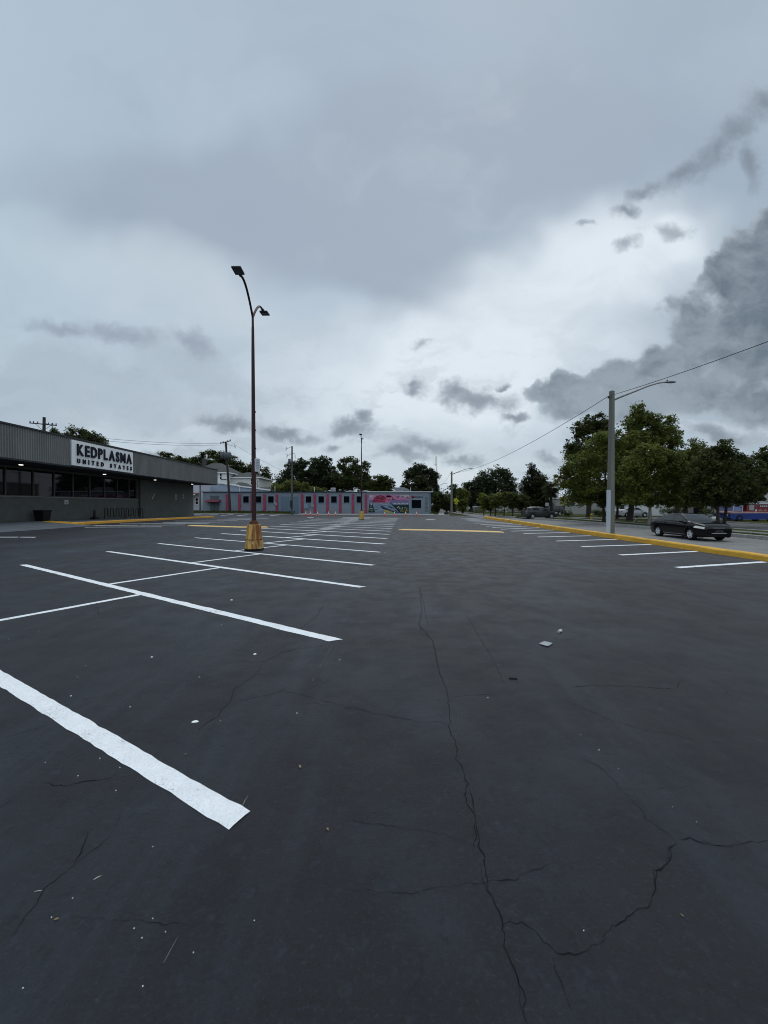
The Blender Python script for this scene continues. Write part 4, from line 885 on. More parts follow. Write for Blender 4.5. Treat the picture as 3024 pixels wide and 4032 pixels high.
# ------------------------------------------------------------------ concrete street lights and the overhead wire
M_CP = pmat('weathered_concrete_pole', (.155, .155, .135), .85, .12, 2., .2, 30., stretch=(1, 1, .2)); M_AL = pmat('dull_aluminium', (.22, .225, .23), .45, .1, metal=.5)
def street_light(loc, H, label, strip):
    t = thing('street_light', label, 'street light', loc, 'concrete street lights along the road'); m = MB()
    m.lathe([(.215, -.1), (.135, H - .03), (.12, H), (0, H)], (0, 0, 0), 4, rot=R(45 + 18), smooth=False); m.build('pole', M_CP, t, local=True)
    if strip:
        m = MB(); Mz = Matrix.Rotation(R(18), 4, 'Z'); m.box(-.162, -.1565, -.14, .14, .02, 2.62, M=Mz); m.build('reflective_strip', pmat('white_blue_strip', (.50, .56, .62), .5, .05), t, local=True)
    m = MB(); m.tube([(0.05, 0, H - .52), (.5, 0, H - .33), (1.3, 0, H - .02), (2.0, 0, H + .26), (2.6, 0, H + .44), (3.0, 0, H + .49)], [.07, .062, .052, .045, .04, .034], 8); m.build('arm', M_AL, t, local=True)
    m = MB(); vs = []
    prof = [(2.92, .03, .03), (3.0, .075, .05), (3.2, .13, .075), (3.4, .135, .075), (3.55, .09, .05), (3.62, .02, .02)]
    n = 10
    for x, w, h in prof:
        for k in range(n): a = 2 * math.pi * k / n; vs.append((x, w * math.cos(a), H + .49 + (h if math.sin(a) > 0 else h * .7) * math.sin(a)))
    m.add(vs, [(i * n + k, i * n + (k + 1) % n, (i + 1) * n + (k + 1) % n, (i + 1) * n + k) for i in range(5) for k in range(n)], 0, True); hd = m.build('lamp_head', M_AL, t, local=True)
    m = MB(); m.lathe([(.035, .06), (.035, .13), (0, .135)], (3.12, 0, H + .49), 8); m.build('photocell', M_HEAD, hd, local=True)
    m = MB(); m.lathe([(.03, 0), (.05, .03), (.03, .08), (.05, .11), (0, .13)], (-.2, 0, H - .42), 8); m.tube([(-.2, 0, H - .38), (0, 0, H - .38)], .012, 5); m.build('insulator', M_HEAD, t, local=True)
    return t
s1 = Vector((12.9, 21.9, -.02)); street_light(s1, 8.22, 'near concrete street light behind the yellow kerb, its foot striped white', True)
s2 = P(1778, 2030, 66); street_light((s2.x, s2.y, -.12), 7.6, 'second concrete street light, at the corner right of the blue building', False)
s3 = P(1712, 2010, 112); street_light((s3.x, s3.y, -.12), 7.6, 'farthest concrete street light, before the oak right of the blue building', False)
M_WIRE = pmat('black_wire', (.012, .012, .014), .6, .05)
def wire(a, b, sag, r, label, name='overhead_wire', n=30):
    m = MB(); m.tube([Vector(a).lerp(Vector(b), i / n) - Vector((0, 0, 4 * sag * (i / n) * (1 - i / n))) for i in range(n + 1)], r, 5); tag(m.build(name, M_WIRE), label, 'wire', 'overhead wires')
wp = lambda s, H, z: Vector((s.x - .2, s.y, z + H - .30))
A1 = wp(s1, 8.22, -.02); A2 = wp(s2, 7.6, -.12); A3 = wp(s3, 7.6, -.12)
wire(A1, A2, 1.0, .016, 'overhead wire sagging between the near and second street lights')
wire(A1, (10.3, -24, 8.2), 1.55, .014, 'overhead wire running from the near street light out of the picture at right')
wire(A2, A3, 1.1, .016, 'overhead wire dropping from the second to the farthest street light')

# ------------------------------------------------------------------ wooden utility poles
M_WOOD = pmat('weathered_pole_wood', (.045, .038, .035), .9, .2, 3., stretch=(1, 1, .1)); M_GREYW = pmat('grey_pole_wood', (.10, .095, .088), .9, .2, 3., stretch=(1, 1, .1)); M_TR = pmat('transformer_grey', (.10, .11, .12), .5, .1)
def upole(base, top, label, parts, wood, r=.17):
    base, top = Vector(base), Vector(top); t = thing('utility_pole', label, 'utility pole', base); d = top - base; m = MB(); m.tube([base, top], [r, r * .75], 10); m.build('pole', wood, t)
    for k in parts: k(t, base, top)
    return t
def arm_(z, ln, ang, tilt=0.):
    def f(t, b, tp):
        c = tp + Vector((0, -.14, z)); a = Vector((math.cos(ang), math.sin(ang), tilt)); m = MB(); m.tube([c - a * ln, c + a * ln], .075, 4, rot=R(45)); ar = m.build('crossarm', M_WOOD, t)
        for s in (-.95, -.7, -.4, .4, .7, .95):
            q = c + a * ln * s; m = MB(); m.lathe([(.03, .03), (.06, .1), (.04, .16), (.06, .2), (.02, .27), (0, .28)], q, 8); m.build('insulator', M_HEAD, ar)
        m = MB(); m.tube([c - a * ln * .6, c + Vector((0, 0, -.8))], .02, 4); m.tube([c + a * ln * .6, c + Vector((0, 0, -.8))], .02, 4); m.build('arm_brace', M_IRON, t)
    return f
def can_(z, dx, r, h):
    def f(t, b, tp):
        c = tp + Vector((dx, -.1, z)); m = MB(); m.lathe([(0, -h), (r, -h), (r, 0), (r * .8, .06), (0, .08)], c, 14); k = m.build('transformer', M_TR, t); m = MB(); m.lathe([(.05, .06), (.03, .12), (.05, .18), (.02, .3), (0, .3)], c + Vector((r * .4, 0, 0)), 8); m.build('bushing', M_HEAD, k)
    return f
def cut_(z, dx):
    def f(t, b, tp):
        c = tp + Vector((0, -.1, z)); m = MB(); m.tube([c, c + Vector((dx, 0, -.45 if abs(dx) > .7 else .1))], .03, 5); m.tube([c + Vector((dx, 0, -.1)), c + Vector((dx * 1.05, 0, -.75))], .05, 5); m.build('cutout_fuse', M_TR, t)
    return f
b1 = P(168, 1988, 46); t1 = P(174, 1643, 46); upole((b1.x, 46, .3), t1, 'leaning utility pole rising behind the grey shop roof', [arm_(-.85, 1.25, .5, -.02), cut_(-.6, 1.0)], M_WOOD, .2)
b2 = P(907, 2014, 67); t2 = P(889, 1739, 67); upole((b2.x, 67, .2), t2, 'dark utility pole with two transformers left of the rusty lamp post', [arm_(-.1, 2.0, -.75), can_(-1.9, -.5, .38, 1.0), can_(-1.95, .55, .42, 1.05), can_(-2.0, .1, .38, 1.0), cut_(-.4, 1.6)], M_WOOD, .22)
b3 = P(1149, 2026, 64.6); t3 = P(1150, 1757, 64.6); upole((b3.x, 64.6, .1), t3, 'grey utility pole with one pale transformer before the blue garage door', [cut_(-.05, -.95), cut_(-1.2, -.8), cut_(-1.3, .5), can_(-2.2, -.42, .22, .75), lambda t, b, tp: MB().bbox(b.x - .19, b.x + .19, 64.2, 64.44, 1.3, 2.5, .02).build('meter_cabinet', M_HEAD, t)], M_GREYW, .17)
b4 = P(788, 2010, 66.3); upole((b4.x, 66.3, .1), P(788, 1905, 66.3), 'plain grey post at the left end of the blue building', [], M_GREYW, .14)
wire(P(174, 1700, 46) , P(889, 1745, 67) , .5, .02, 'upper overhead wire between the shop-roof pole and the pole with two transformers'); wire(P(200, 1712, 46), P(870, 1752, 67), .5, .02, 'lower overhead wire between the shop-roof pole and the pole with two transformers')
wire(t2 + Vector((1.4, -1.3, -.3)), P(1150, 1870, 64.6), .3, .015, 'thin service wire from the transformer pole to the grey pole')
am = P(1720, 1796, 150); t = thing('radio_mast', 'thin radio mast behind the oak right of the blue building', 'antenna', (am.x, 150, -.5)); m = MB(); m.tube([(am.x, 150, -.5), am], [.16, .10], 6); m.build('mast', M_AL, t)
for dx in (-1.1, -.5): m = MB(); m.tube([(am.x + dx, 150, am.z - 4.), (am.x + dx, 150, am.z - (.2 if dx > -1 else 1.2))], .06, 5); m.tube([(am.x, 150, am.z - 3.2), (am.x + dx, 150, am.z - 3.2)], .05, 4); m.build('aerial', M_AL, t)

# ------------------------------------------------------------------ road signs
M_SY = pmat('sign_yellow_green', (.50, .46, .015), .45, .05); M_SB = pmat('sign_black', (.008, .008, .008), .5, .05); M_POST = pmat('galvanised_post', (.13, .135, .125), .5, .1)
def walker(m, M, s):                                     # walking figure of the crossing sign
    for pts in ([(-.05, .30), (.05, .30), (.06, .20), (-.04, .20)], [(-.07, .18), (.08, .18), (.10, -.04), (-.05, -.04)], [(-.05, -.04), (.05, -.04), (-.10, -.36), (-.19, -.34)], [(.0, -.04), (.10, -.04), (.22, -.33), (.12, -.36)], [(-.07, .17), (-.05, .10), (-.18, -.06), (-.22, -.02)], [(.08, .17), (.10, .08), (.2, -.02), (.22, .03)]):
        m.poly([M @ Vector((x * s, -.012, z * s)) for x, z in pts][::-1])
def ped_sign(base, zc, size, label, two):
    t = thing('crossing_sign', label, 'road sign', base, 'yellow pedestrian crossing signs'); z = zc - base[2]; m = MB(); M = Matrix.Translation((0, 0, z))
    m.box(-size / 2, size / 2, -.008, .0, -size / 2, size / 2, M=M @ Matrix.Rotation(R(45), 4, 'Y')); p = m.build('diamond_plate', M_SY, t, local=True)
    m = MB(); walker(m, M, size * 1.05); m.build('walking_figure', M_SB, p, local=True)
    m = MB(); m.box(-.30, .30, -.008, .0, z - size * .98, z - size * .62); a = m.build('arrow_plate', M_SY, t, local=True)
    m = MB(); y = -.012; zz = z - size * .80; m.poly([(-.2, y, zz - .11), (-.17, y, zz - .02), (.16, y, zz + .12), (.19, y, zz + .06), (-.1, y, zz - .06), (-.08, y, zz - .12)]); m.build('arrow', M_SB, a, local=True)
    for dx in ((-.3, .12) if two else (0,)): m = MB(); m.box(dx - .03, dx + .03, .002, .06, 0, z + (.3 if dx == 0 else -.2)); m.build('post', M_POST, t, local=True)
    return t
p = P(2217, 2044, 56); ped_sign((p.x, 56, -.12), P(2217, 1966, 56).z, .78, 'larger yellow crossing sign on two posts right of the grey SUV', True)
p = P(1796, 2026, 74); ped_sign((p.x, 74, -.12), P(1796, 1971, 74).z, .72, 'smaller yellow crossing sign just right of the second street light', False)
p = P(2246, 2046, 54); t = thing('bus_stop_sign', 'blue and white stop plate on a thin post right of the larger crossing sign', 'sign', (p.x, 54, -.12)); z = P(2246, 1987, 54).z
m = MB(); m.box(-.28, .28, -.02, 0, z - .02, z + .42); m.build('blue_plate', pmat('sign_blue', (.10, .13, .30), .5, .1), t, local=True); m = MB(); m.box(-.28, .28, -.021, 0, z - .24, z - .021); m.build('white_plate', pmat('sign_white', (.45, .48, .55), .5, .05), t, local=True); m = MB(); m.tube([(0, .04, 0), (0, .04, z + .4)], .035, 6); m.build('post', M_POST, t, local=True)
p = P(2328.5, 2050, 51); t = thing('hydrant', 'yellow hydrant standing in the grass strip left of the near street light', 'hydrant', (p.x, 51, -.12)); m = MB(); m.lathe([(.16, 0), (.16, .05), (.10, .06), (.10, .5), (.13, .52), (.13, .58), (.09, .66), (.03, .72), (0, .73)], (0, 0, 0), 14); m.build('barrel', pmat('hydrant_yellow', (.45, .35, .03), .5, .1), t, local=True)
for s in (-1, 1): m = MB(); m.tube([(s * .08, 0, .4), (s * .19, 0, .4)], .055, 8); m.build('nozzle', pmat('hydrant_cap', (.35, .3, .08), .5, .1), t, local=True)
p = P(2732, 1987, 58); t = thing('stop_sign', 'red octagonal road sign on a post behind the black sedan', 'road sign', (p.x, 58, -.12)); zc = p.z + .12
m = MB(); m.lathe([(0, -.01), (.40, -.01), (.40, .0), (0, .0)], (0, 0, zc), 8, axis='y', rot=R(22.5), smooth=False); q = m.build('octagon_plate', pmat('sign_red', (.20, .012, .02), .5, .05), t, local=True); m = MB(); m.box(-.24, .24, -.016, -.011, zc - .06, zc + .06); m.build('white_bar', MATS['sign_white'], q, local=True); m = MB(); m.tube([(0, .04, 0), (0, .04, zc + .3)], .035, 6); m.build('post', M_POST, t, local=True)
p = P(2637, 1988, 60); t = thing('dark_sign', 'dark plate on a post seen against the white building behind the black sedan', 'sign', (p.x, 60, -.12)); zc = p.z + .12; m = MB(); m.bbox(-.38, .38, -.02, .02, zc - .3, zc + .3, .01); m.build('plate', M_HEAD, t, local=True); m = MB(); m.tube([(0, .05, 0), (0, .05, zc + .2)], .035, 6); m.build('post', M_POST, t, local=True)
p = P(2154, 1986, 64); t = thing('white_notice', 'white notice plate on a post behind the grey SUV', 'sign', (p.x, 64, -.12)); zc = p.z + .12; m = MB(); m.bbox(-.27, .27, -.02, .0, zc - .27, zc + .27, .005); m.build('plate', MATS['sign_white'], t, local=True); m = MB(); m.tube([(0, .04, 0), (0, .04, zc + .2)], .035, 6); m.build('post', M_POST, t, local=True)
m = MB()
for z in (.12, .0, -.12): m.box(-.18, .18, -.026, -.021, zc + z - .02, zc + z + .02)
m.build('print', M_MARK, t.children[0], local=True)
a = P(2492, 2058, 41); b = P(2510, 2041, 41); m = MB(); m.tube([(a.x, 41, -.14), (b.x, 41.1, b.z)], .05, 6); tag(m.build('leaning_marker', pmat('bleached_wood', (.25, .25, .20), .8, .1)), 'pale stick leaning in the grass left of the black sedan', 'marker post')
# ------------------------------------------------------------------ houses beyond the blue building
M_CREAM = pmat('cream_siding', (.66, .67, .63), .7, .05, 1.); M_LILAC = pmat('pale_lilac_siding', (.46, .48, .54), .7, .05); M_LBLUE = pmat('light_blue_siding', (.30, .36, .43), .7, .06, 1.); M_TRIMW = pmat('white_trim', (.75, .76, .75), .6, .04); M_SHING = pmat('grey_shingle', (.065, .07, .068), .9, .2, 4.); M_REDR = pmat('brick_red_roof', (.22, .07, .045), .85, .2, 3.)
def pt(px, py, Y): q = P(px, py, Y); return q
def hipblock(t, pxa, pxb, Y, dep, py_eave, py_ridge, zlow, wallm, ridge=.35, oh=.45, shift=.5):
    xa, xb = pt(pxa, 1988, Y).x, pt(pxb, 1988, Y).x; ze, zr_ = pt(1512, py_eave, Y).z, pt(1512, py_ridge, Y + dep / 2).z
    m = MB(); m.box(xa, xb, Y, Y + dep, zlow, ze); m.build('wall', wallm, t)
    m = MB(); m.box(xa - oh, xb + oh, Y - oh, Y + dep + oh, ze - .22, ze - .001); m.build('eave_trim', M_TRIMW, t)
    ra, rb = lerp(xa, xb, shift - ridge / 2), lerp(xa, xb, shift + ridge / 2); ym = Y + dep / 2
    vs = [(xa - oh, Y - oh, ze), (xb + oh, Y - oh, ze), (xb + oh, Y + dep + oh, ze), (xa - oh, Y + dep + oh, ze), (ra, ym, zr_), (rb, ym, zr_)]
    m = MB(); m.add(vs, [(0, 1, 5, 4), (1, 2, 5), (2, 3, 4, 5), (3, 0, 4)]); return m.build('roof', M_SHING, t), ze
def hwin(t, pxa, pxb, pya, pyb, Y, split=True):
    a, b, c, d = pt(pxa, 1988, Y).x, pt(pxb, 1988, Y).x, pt(1512, pyb, Y).z, pt(1512, pya, Y).z; m = MB(); w = .12; m.box(a - w, b + w, Y - .05, Y - .003, c - w, d + w); o = m.build('window', M_TRIMW, t); m = MB(); mid = (c + d) / 2
    m.box(a, b, Y - .06, Y - .051, c, mid - .05); m.box(a, b, Y - .06, Y - .051, mid + .05, d); m.build('pane', M_DKWIN, o)
ha = thing('white_house', 'white two storey house half hidden behind the shop canopy end', 'house', (pt(830, 1988, 88).x, 88, 0))
rf, ze = hipblock(ha, 748, 897, 88, 12, 1860, 1824, 0, M_CREAM, .25, .5, .42); hwin(ha, 867.5, 874, 1864, 1886.5, 88)
m = MB(); a = pt(804, 1826, 92); m.box(a.x - .35, a.x + .35, 91.6, 92.4, a.z - 1.2, a.z + 1.2); m.build('chimney', M_SHING, rf)
m = MB(); a, b = pt(876, 1888, 88), pt(893, 1888, 88); m.tube([(a.x - .3, 87.9, a.z), (b.x, 87.9, b.z)], .07, 5); m.build('conduit', M_SB, ha)
hb = thing('cream_house', 'cream two storey house with a grey hip roof behind the rusty lamp post', 'house', (pt(960, 1988, 90).x, 90, 0))
rf, ze = hipblock(hb, 898, 1019, 90, 11, 1879, 1860, 0, M_CREAM, .12, .5, .42); hwin(hb, 988.5, 993.5, 1886, 1906, 90); hwin(hb, 1012, 1015, 1892, 1918, 90, False)
m = MB(); m.box(pt(1003, 1988, 90).x - .1, pt(1003, 1988, 90).x + .1, 89.9, 89.997, 2, ze - .2); m.build('corner_board', M_TRIMW, hb)
hc = thing('blue_annexe', 'long light blue annexe with sloping grey roofs and white eaves right behind the blue building', 'house', (pt(900, 1988, 84).x, 84, 0)); Y = 84
def zz(py): return pt(1512, py, Y).z
m = MB(); m.add([(pt(805, 1988, Y).x, Y, 0), (pt(1110, 1988, Y).x, Y, 0), (pt(1110, 1988, Y).x, Y, zz(1937)), (pt(900, 1988, Y).x, Y, zz(1910)), (pt(805, 1988, Y).x, Y, zz(1903))], [(0, 1, 2, 3, 4)]); m.box(pt(805, 1988, Y).x, pt(880, 1988, Y).x, Y + .02, Y + 3.5, 0, zz(1904)); m.build('wall', M_LBLUE, hc)
m = MB(); pts = [(858, 1903), (905, 1909), (938, 1914), (942, 1917), (1000, 1924), (1052, 1931), (1110, 1938)]
for (ax, ay), (bx, by) in zip(pts[:-1], pts[1:]):
    a, b = pt(ax, ay, Y), pt(bx, by, Y); m.add([(a.x, Y - .3, a.z), (b.x, Y - .3, b.z), (b.x, Y - .3, b.z + .28), (a.x, Y - .3, a.z + .28), (a.x, Y + .1, a.z), (b.x, Y + .1, b.z), (b.x, Y + .1, b.z + .28), (a.x, Y + .1, a.z + .28)], [(0, 1, 2, 3), (3, 2, 6, 7), (0, 4, 5, 1)])
m.build('eave_trim', M_TRIMW, hc)
m = MB(); r0 = [(905, 1907), (1000, 1922), (985, 1914), (950, 1900), (930, 1895), (905, 1894)]; m.poly([Vector((pt(x, y, Y).x, Y - .1 + (1925 - y) * .16, pt(x, y, Y).z)) for x, y in r0][::1])
r1 = [(1000, 1922), (1110, 1936), (1075, 1925), (1045, 1917), (1010, 1915)]; m.poly([Vector((pt(x, y, Y).x, Y - .1 + (1937 - y) * .16, pt(x, y, Y).z)) for x, y in r1]); m.build('roof', M_SHING, hc)
m = MB(); a = pt(900, 1988, Y).x; m.box(a - .06, a + .06, Y - .03, Y - .003, 0, zz(1911)); b = pt(944, 1988, Y).x; m.box(b - .06, b + .06, Y - .03, Y - .003, 0, zz(1918)); b = pt(802, 1988, Y).x; m.box(b - .28, b + .12, Y - .03, Y - .003, 0, zz(1904)); m.build('corner_board', M_TRIMW, hc)
hd = thing('porch_house', 'small pale house with a red porch roof seen past the shop wall', 'house', (pt(775, 1988, 78).x, 78, 0)); Y = 78
xa, xb = pt(745, 1988, Y).x, pt(785, 1988, Y).x; m = MB(); m.box(xa, xb, Y, Y + 5, 0, pt(1512, 1905, Y).z); m.build('wall', M_LILAC, hd)
m = MB(); m.add([(xa, Y - 2.0, pt(1512, 1957, Y).z), (xb + .1, Y - 2.0, pt(1512, 1947, Y).z), (xb + .1, Y - .01, pt(1512, 1940, Y).z), (xa, Y - .01, pt(1512, 1940, Y).z)], [(0, 1, 2, 3)]); m.build('porch_roof', M_REDR, hd)
m = MB(); m.tube([(xa, Y - 2.02, pt(1512, 1957, Y).z - .1), (xb + .1, Y - 2.02, pt(1512, 1947, Y).z - .1)], .11, 4, rot=R(45)); x = pt(768, 1988, Y).x; m.box(x - .1, x + .1, Y - 2.0, Y - 1.8, 0, pt(1512, 1954, Y).z); m.build('porch_post', M_TRIMW, hd)
hwin(hd, 771, 780, 1962, 1985, Y - .01)
m = MB(); r = random.Random(2)
for k in range(5): c = pt(768 + k * 4, 2012, 74); m.lathe([(0, 0), (.35, .05), (.4, .35), (.2, .6), (0, .62)], (c.x, 74, .1), 9, sx=r.uniform(.8, 1.2))
tag(m.build('junk_heap', pmat('dark_junk', (.03, .025, .022), .9, .3, 3.)), 'low dark heap in front of the small house with the red porch roof', 'junk heap')

# ------------------------------------------------------------------ pale buildings behind the trees on the right
M_OFFW = pmat('offwhite_stucco', (.36, .36, .34), .8, .08, .8); M_BRW = pmat('bright_white_wall', (.62, .62, .61), .8, .05, .6)
def flat_building(pxa, pxb, Y, dep, py_top, label, mat, wins=(), dark=(), zb=-.2):
    xa, xb = pt(pxa, 1988, Y).x, pt(pxb, 1988, Y).x; z1 = pt(1512, py_top, Y).z; t = thing('pale_building', label, 'building', ((xa + xb) / 2, Y, 0)); m = MB(); m.box(xa, xb, Y, Y + dep, zb - .6, z1); m.build('wall', mat, t); m = MB(); m.box(xa - .2, xb + .2, Y - .2, Y + dep + .2, z1 + .001, z1 + .25); m.build('roof_edge', M_TRIMW, t)
    for a, b, c, d in wins: hwin(t, a, b, c, d, Y)
    for a, b, c, d in dark:
        m = MB(); m.box(pt(a, 1988, Y).x, pt(b, 1988, Y).x, Y - .03, Y - .003, pt(1512, d, Y).z, pt(1512, c, Y).z); m.build('shopfront', M_DKWIN, t)
    return t
flat_building(2120, 2200, 84, 12, 1899, 'tall pale flat-roofed building half hidden behind the palm', M_OFFW)
flat_building(2150, 2400, 76, 12, 1965, 'low off-white building behind the crossing sign', M_OFFW, dark=((2213, 2224, 1992, 2006),))
flat_building(2320, 2470, 82, 10, 1990, 'low white building glimpsed left of the near street light', M_BRW, dark=((2352, 2357, 1990, 2012), (2375, 2392, 1996, 2012)))
flat_building(2505, 2722, 66, 10, 1958, 'bright white building with small dark windows behind the black sedan', M_BRW, wins=((2622, 2632, 1984, 1998), (2655, 2664, 1985, 1999), (2588, 2594, 1986, 1999), (2686, 2692, 1985, 1998)))
flat_building(2725, 2900, 62, 10, 1974, 'grey shopfront building with a dark porch between white building and blue van', pmat('grey_stucco', (.22, .22, .21), .8, .1, .8), dark=((2728, 2770, 1980, 2022), (2800, 2838, 1990, 2005)))
flat_building(2900, 3200, 66, 10, 1940, 'pale building behind the red and blue van', M_OFFW)
flat_building(1955, 2075, 100, 10, 1996, 'long white wall behind the row of round trees', M_BRW)
flat_building(1870, 1935, 112, 10, 1997, 'small white building far behind the yellow-green tree', M_OFFW)
# ------------------------------------------------------------------ vehicles
def interp(pts, x):
    if x <= pts[0][0]: return pts[0][1]
    for (a, ya), (b, yb) in zip(pts[:-1], pts[1:]):
        if x <= b:
            t = (x - a) / (b - a); return lerp(ya, yb, t)
    return pts[-1][1]
def smooth_prof(pts, n=6):                                # Catmull-Rom through the profile points
    o = []
    for i in range(len(pts) - 1):
        p0, p1, p2, p3 = pts[max(i - 1, 0)], pts[i], pts[i + 1], pts[min(i + 2, len(pts) - 1)]
        for k in range(n):
            t = k / n; m1 = (p2[1] - p0[1]) / (p2[0] - p0[0] + 1e-9); m2 = (p3[1] - p1[1]) / (p3[0] - p1[0] + 1e-9); h = p2[0] - p1[0]
            o.append((lerp(p1[0], p2[0], t), (2 * t ** 3 - 3 * t * t + 1) * p1[1] + (t ** 3 - 2 * t * t + t) * h * m1 * .8 + (-2 * t ** 3 + 3 * t * t) * p2[1] + (t ** 3 - t * t) * h * m2 * .8))
    return o + [pts[-1]]
M_TYRE = pmat('tyre_rubber', (.010, .010, .011), .85, .1); M_RIM = pmat('alloy_rim', (.58, .59, .60), .3, .05, metal=.25); M_CHR = pmat('chrome_trim', (.55, .56, .57), .15, .03, metal=1.)
M_CARG = pmat('car_glass', (.022, .027, .030), .03, .1, 2., spec=.55); M_CARB = pmat('car_underside', (.006, .006, .006), .8, .1)
M_HLAMP = pmat('headlamp_glass', (.85, .85, .80), .08, .03, coat=1.); M_TLAMP = pmat('tail_lamp', (.14, .006, .008), .15, .05, coat=1.)
def carrier(sp):
    top = smooth_prof(sp['top']); W = sp['W']; Hm = sp['H']; L2 = sp['L'] / 2; wr = sp['wr']; axles = sp['axles']; clr = sp['clr']
    zt = lambda x: interp(top, x); belt = lambda x: min(interp(sp['belt'], x), zt(x) - .035)
    def Wp(x):
        w = W; a, b = sp['ff'], sp['rf']
        if x > a: w *= 1 - sp['tf'] * ((x - a) / (L2 - a)) ** 2.2
        if x < b: w *= 1 - sp['tr'] * ((b - x) / (L2 + b)) ** 2.2
        return w
    def hw(x, z):
        b = belt(x); w = Wp(x)
        if z <= b: return w * (1 - .09 * abs((z - .62) / .5) ** 2.2 - (.06 * (.62 - z) / .4 if z < .62 else 0))
        t = (z - b) / max(.2, Hm - interp(sp['belt'], x)); return w * ((1 - .09 * abs((b - .62) / .5) ** 2.2) - .015 - sp['tumble'] * t)
    def zbot(x):
        z = clr + (.10 * max(0, (abs(x) - L2 + .35) / .35) ** 2 if abs(x) > L2 - .35 else 0)
        for c in axles:
            r = wr + .055
            if abs(x - c) < r: z = max(z, wr + math.sqrt(max(0, r * r - (x - c) ** 2)))
        return z
    return zt, belt, hw, zbot, Wp
def make_car(sp, name, label, loc, rz, paint, cat='car', group=None):
    t = thing(name, label, cat, loc, group); t.rotation_euler = (0, 0, rz); zt, belt, hw, zbot, Wp = carrier(sp); L2 = sp['L'] / 2; wr = sp['wr']
    xs = set(-L2 + sp['L'] * i / 60 for i in range(61)); xs |= {-L2 + .02, -L2 + .05, L2 - .02, L2 - .05}
    for c in sp['axles']:
        for i in range(13): xs.add(c + (wr + .055) * math.cos(math.pi * i / 12) * .9999)
        xs |= {c - wr - .058, c + wr + .058}
    xs = sorted(xs); NB, NA, NT = 6, 4, 4; vs = []; ring = 0; mi = []
    for x in xs:
        zb, b, z1 = zbot(x), belt(x), zt(x); edge = z1 - .03; pts = []
        if zb > b - .03: b = zb + .03
        endk = clamp((L2 - abs(x)) / .09); shr = .90 + .10 * math.sqrt(endk)
        for i in range(NB): z = lerp(zb, b, i / NB); pts.append((hw(x, z), z))
        for i in range(NA): z = lerp(b, edge, i / (NA - 1)); pts.append((hw(x, z), z))
        he = pts[-1][0]
        for i in range(1, NT + 1): s = 1 - i / NT; pts.append((he * s, edge + .03 * (1 - s * s) ** .7))
        full = [(y * shr, z) for y, z in pts] + [(-y * shr, z) for y, z in pts[-2::-1]]
        ring = len(full); vs += [(x, y, z) for y, z in full]
    m = MB(); fs = []
    for i in range(len(xs) - 1):
        for k in range(ring - 1): fs.append((i * ring + k, (i + 1) * ring + k, (i + 1) * ring + k + 1, i * ring + k + 1))
    m.add(vs, fs, 0, True); m.add(vs[:ring], [tuple(range(ring))]); m.add(vs[-ring:], [tuple(range(ring))[::-1]]); body = m.build('body', paint, t, local=True)
    m = MB(); m.box(-L2 + .3, L2 - .3, -sp['W'] * .80, sp['W'] * .80, sp['clr'] + .02, .62); m.build('underbody', M_CARB, t, local=True)
    def side_patch(x0, x1, zlo, zhi, s, off=.006, nx=12, nz=4):
        q = MB(); v = []
        for i in range(nx + 1):
            x = lerp(x0, x1, i / nx); a, b = zlo(x), max(zlo(x) + .004, zhi(x))
            for j in range(nz + 1): z = lerp(a, b, j / nz); v.append((x, s * (hw(x, z) + off), z))
        f = [(i * (nz + 1) + j, (i + 1) * (nz + 1) + j, (i + 1) * (nz + 1) + j + 1, i * (nz + 1) + j + 1) for i in range(nx) for j in range(nz)]
        if s > 0: f = [g[::-1] for g in f]
        return q.add(v, f, 0, True)
    def top_patch(x0, x1, fy, off=.008, nx=10, ny=10):
        q = MB(); v = []
        for i in range(nx + 1):
            x = lerp(x0, x1, i / nx); e = zt(x) - .03; h = hw(x, e) * fy
            for j in range(ny + 1): y = lerp(-h, h, j / ny); s = abs(y) / hw(x, e); v.append((x, y, e + .03 * (1 - s * s) ** .7 + off))
        return q.add(v, [(i * (ny + 1) + j, (i + 1) * (ny + 1) + j, (i + 1) * (ny + 1) + j + 1, i * (ny + 1) + j + 1) for i in range(nx) for j in range(ny)], 0, True)
    for s in (-1, 1):
        for a, b in sp['wins']: side_patch(a, b, lambda x: belt(x) + .025, lambda x: zt(x) - sp['hdr'], s).build('side_window', M_CARG, t, local=True)
        if sp.get('wtrim'): side_patch(sp['wins'][0][0] - .04, sp['wins'][-1][1] - .1, lambda x: belt(x) - .004, lambda x: belt(x) + .02, s, .009).build('window_trim', M_CHR, t, local=True)
        side_patch(sp['hl'][0], sp['hl'][1], lambda x: sp['hl'][2] + (sp['hl'][1] - x) * .10, lambda x: sp['hl'][3] + (sp['hl'][1] - x) * .12 - .10 * clamp((sp['hl'][0] + .12 - x) / .12), s, .012).build('headlight', M_HLAMP, t, local=True)
        side_patch(-L2 + .03, -L2 + .32, lambda x: sp['tl'][0], lambda x: sp['tl'][1] - .05 * clamp((x + L2 - .1) / .2), s, .010).build('taillight', M_TLAMP, t, local=True)
        for x in sp['handles']: m = MB(); z = belt(x) - .09; m.bbox(x - .10, x + .10, *sorted((s * hw(x, z), s * (hw(x, z) + .03))), z - .018, z + .018, .01); m.build('door_handle', paint, t, local=True)
        for x in sp['seams']: side_patch(x - .006, x + .006, lambda q: zbot(q) + .10, lambda q: belt(q), s, .003, 1, 6).build('door_seam', M_CARB, t, local=True)
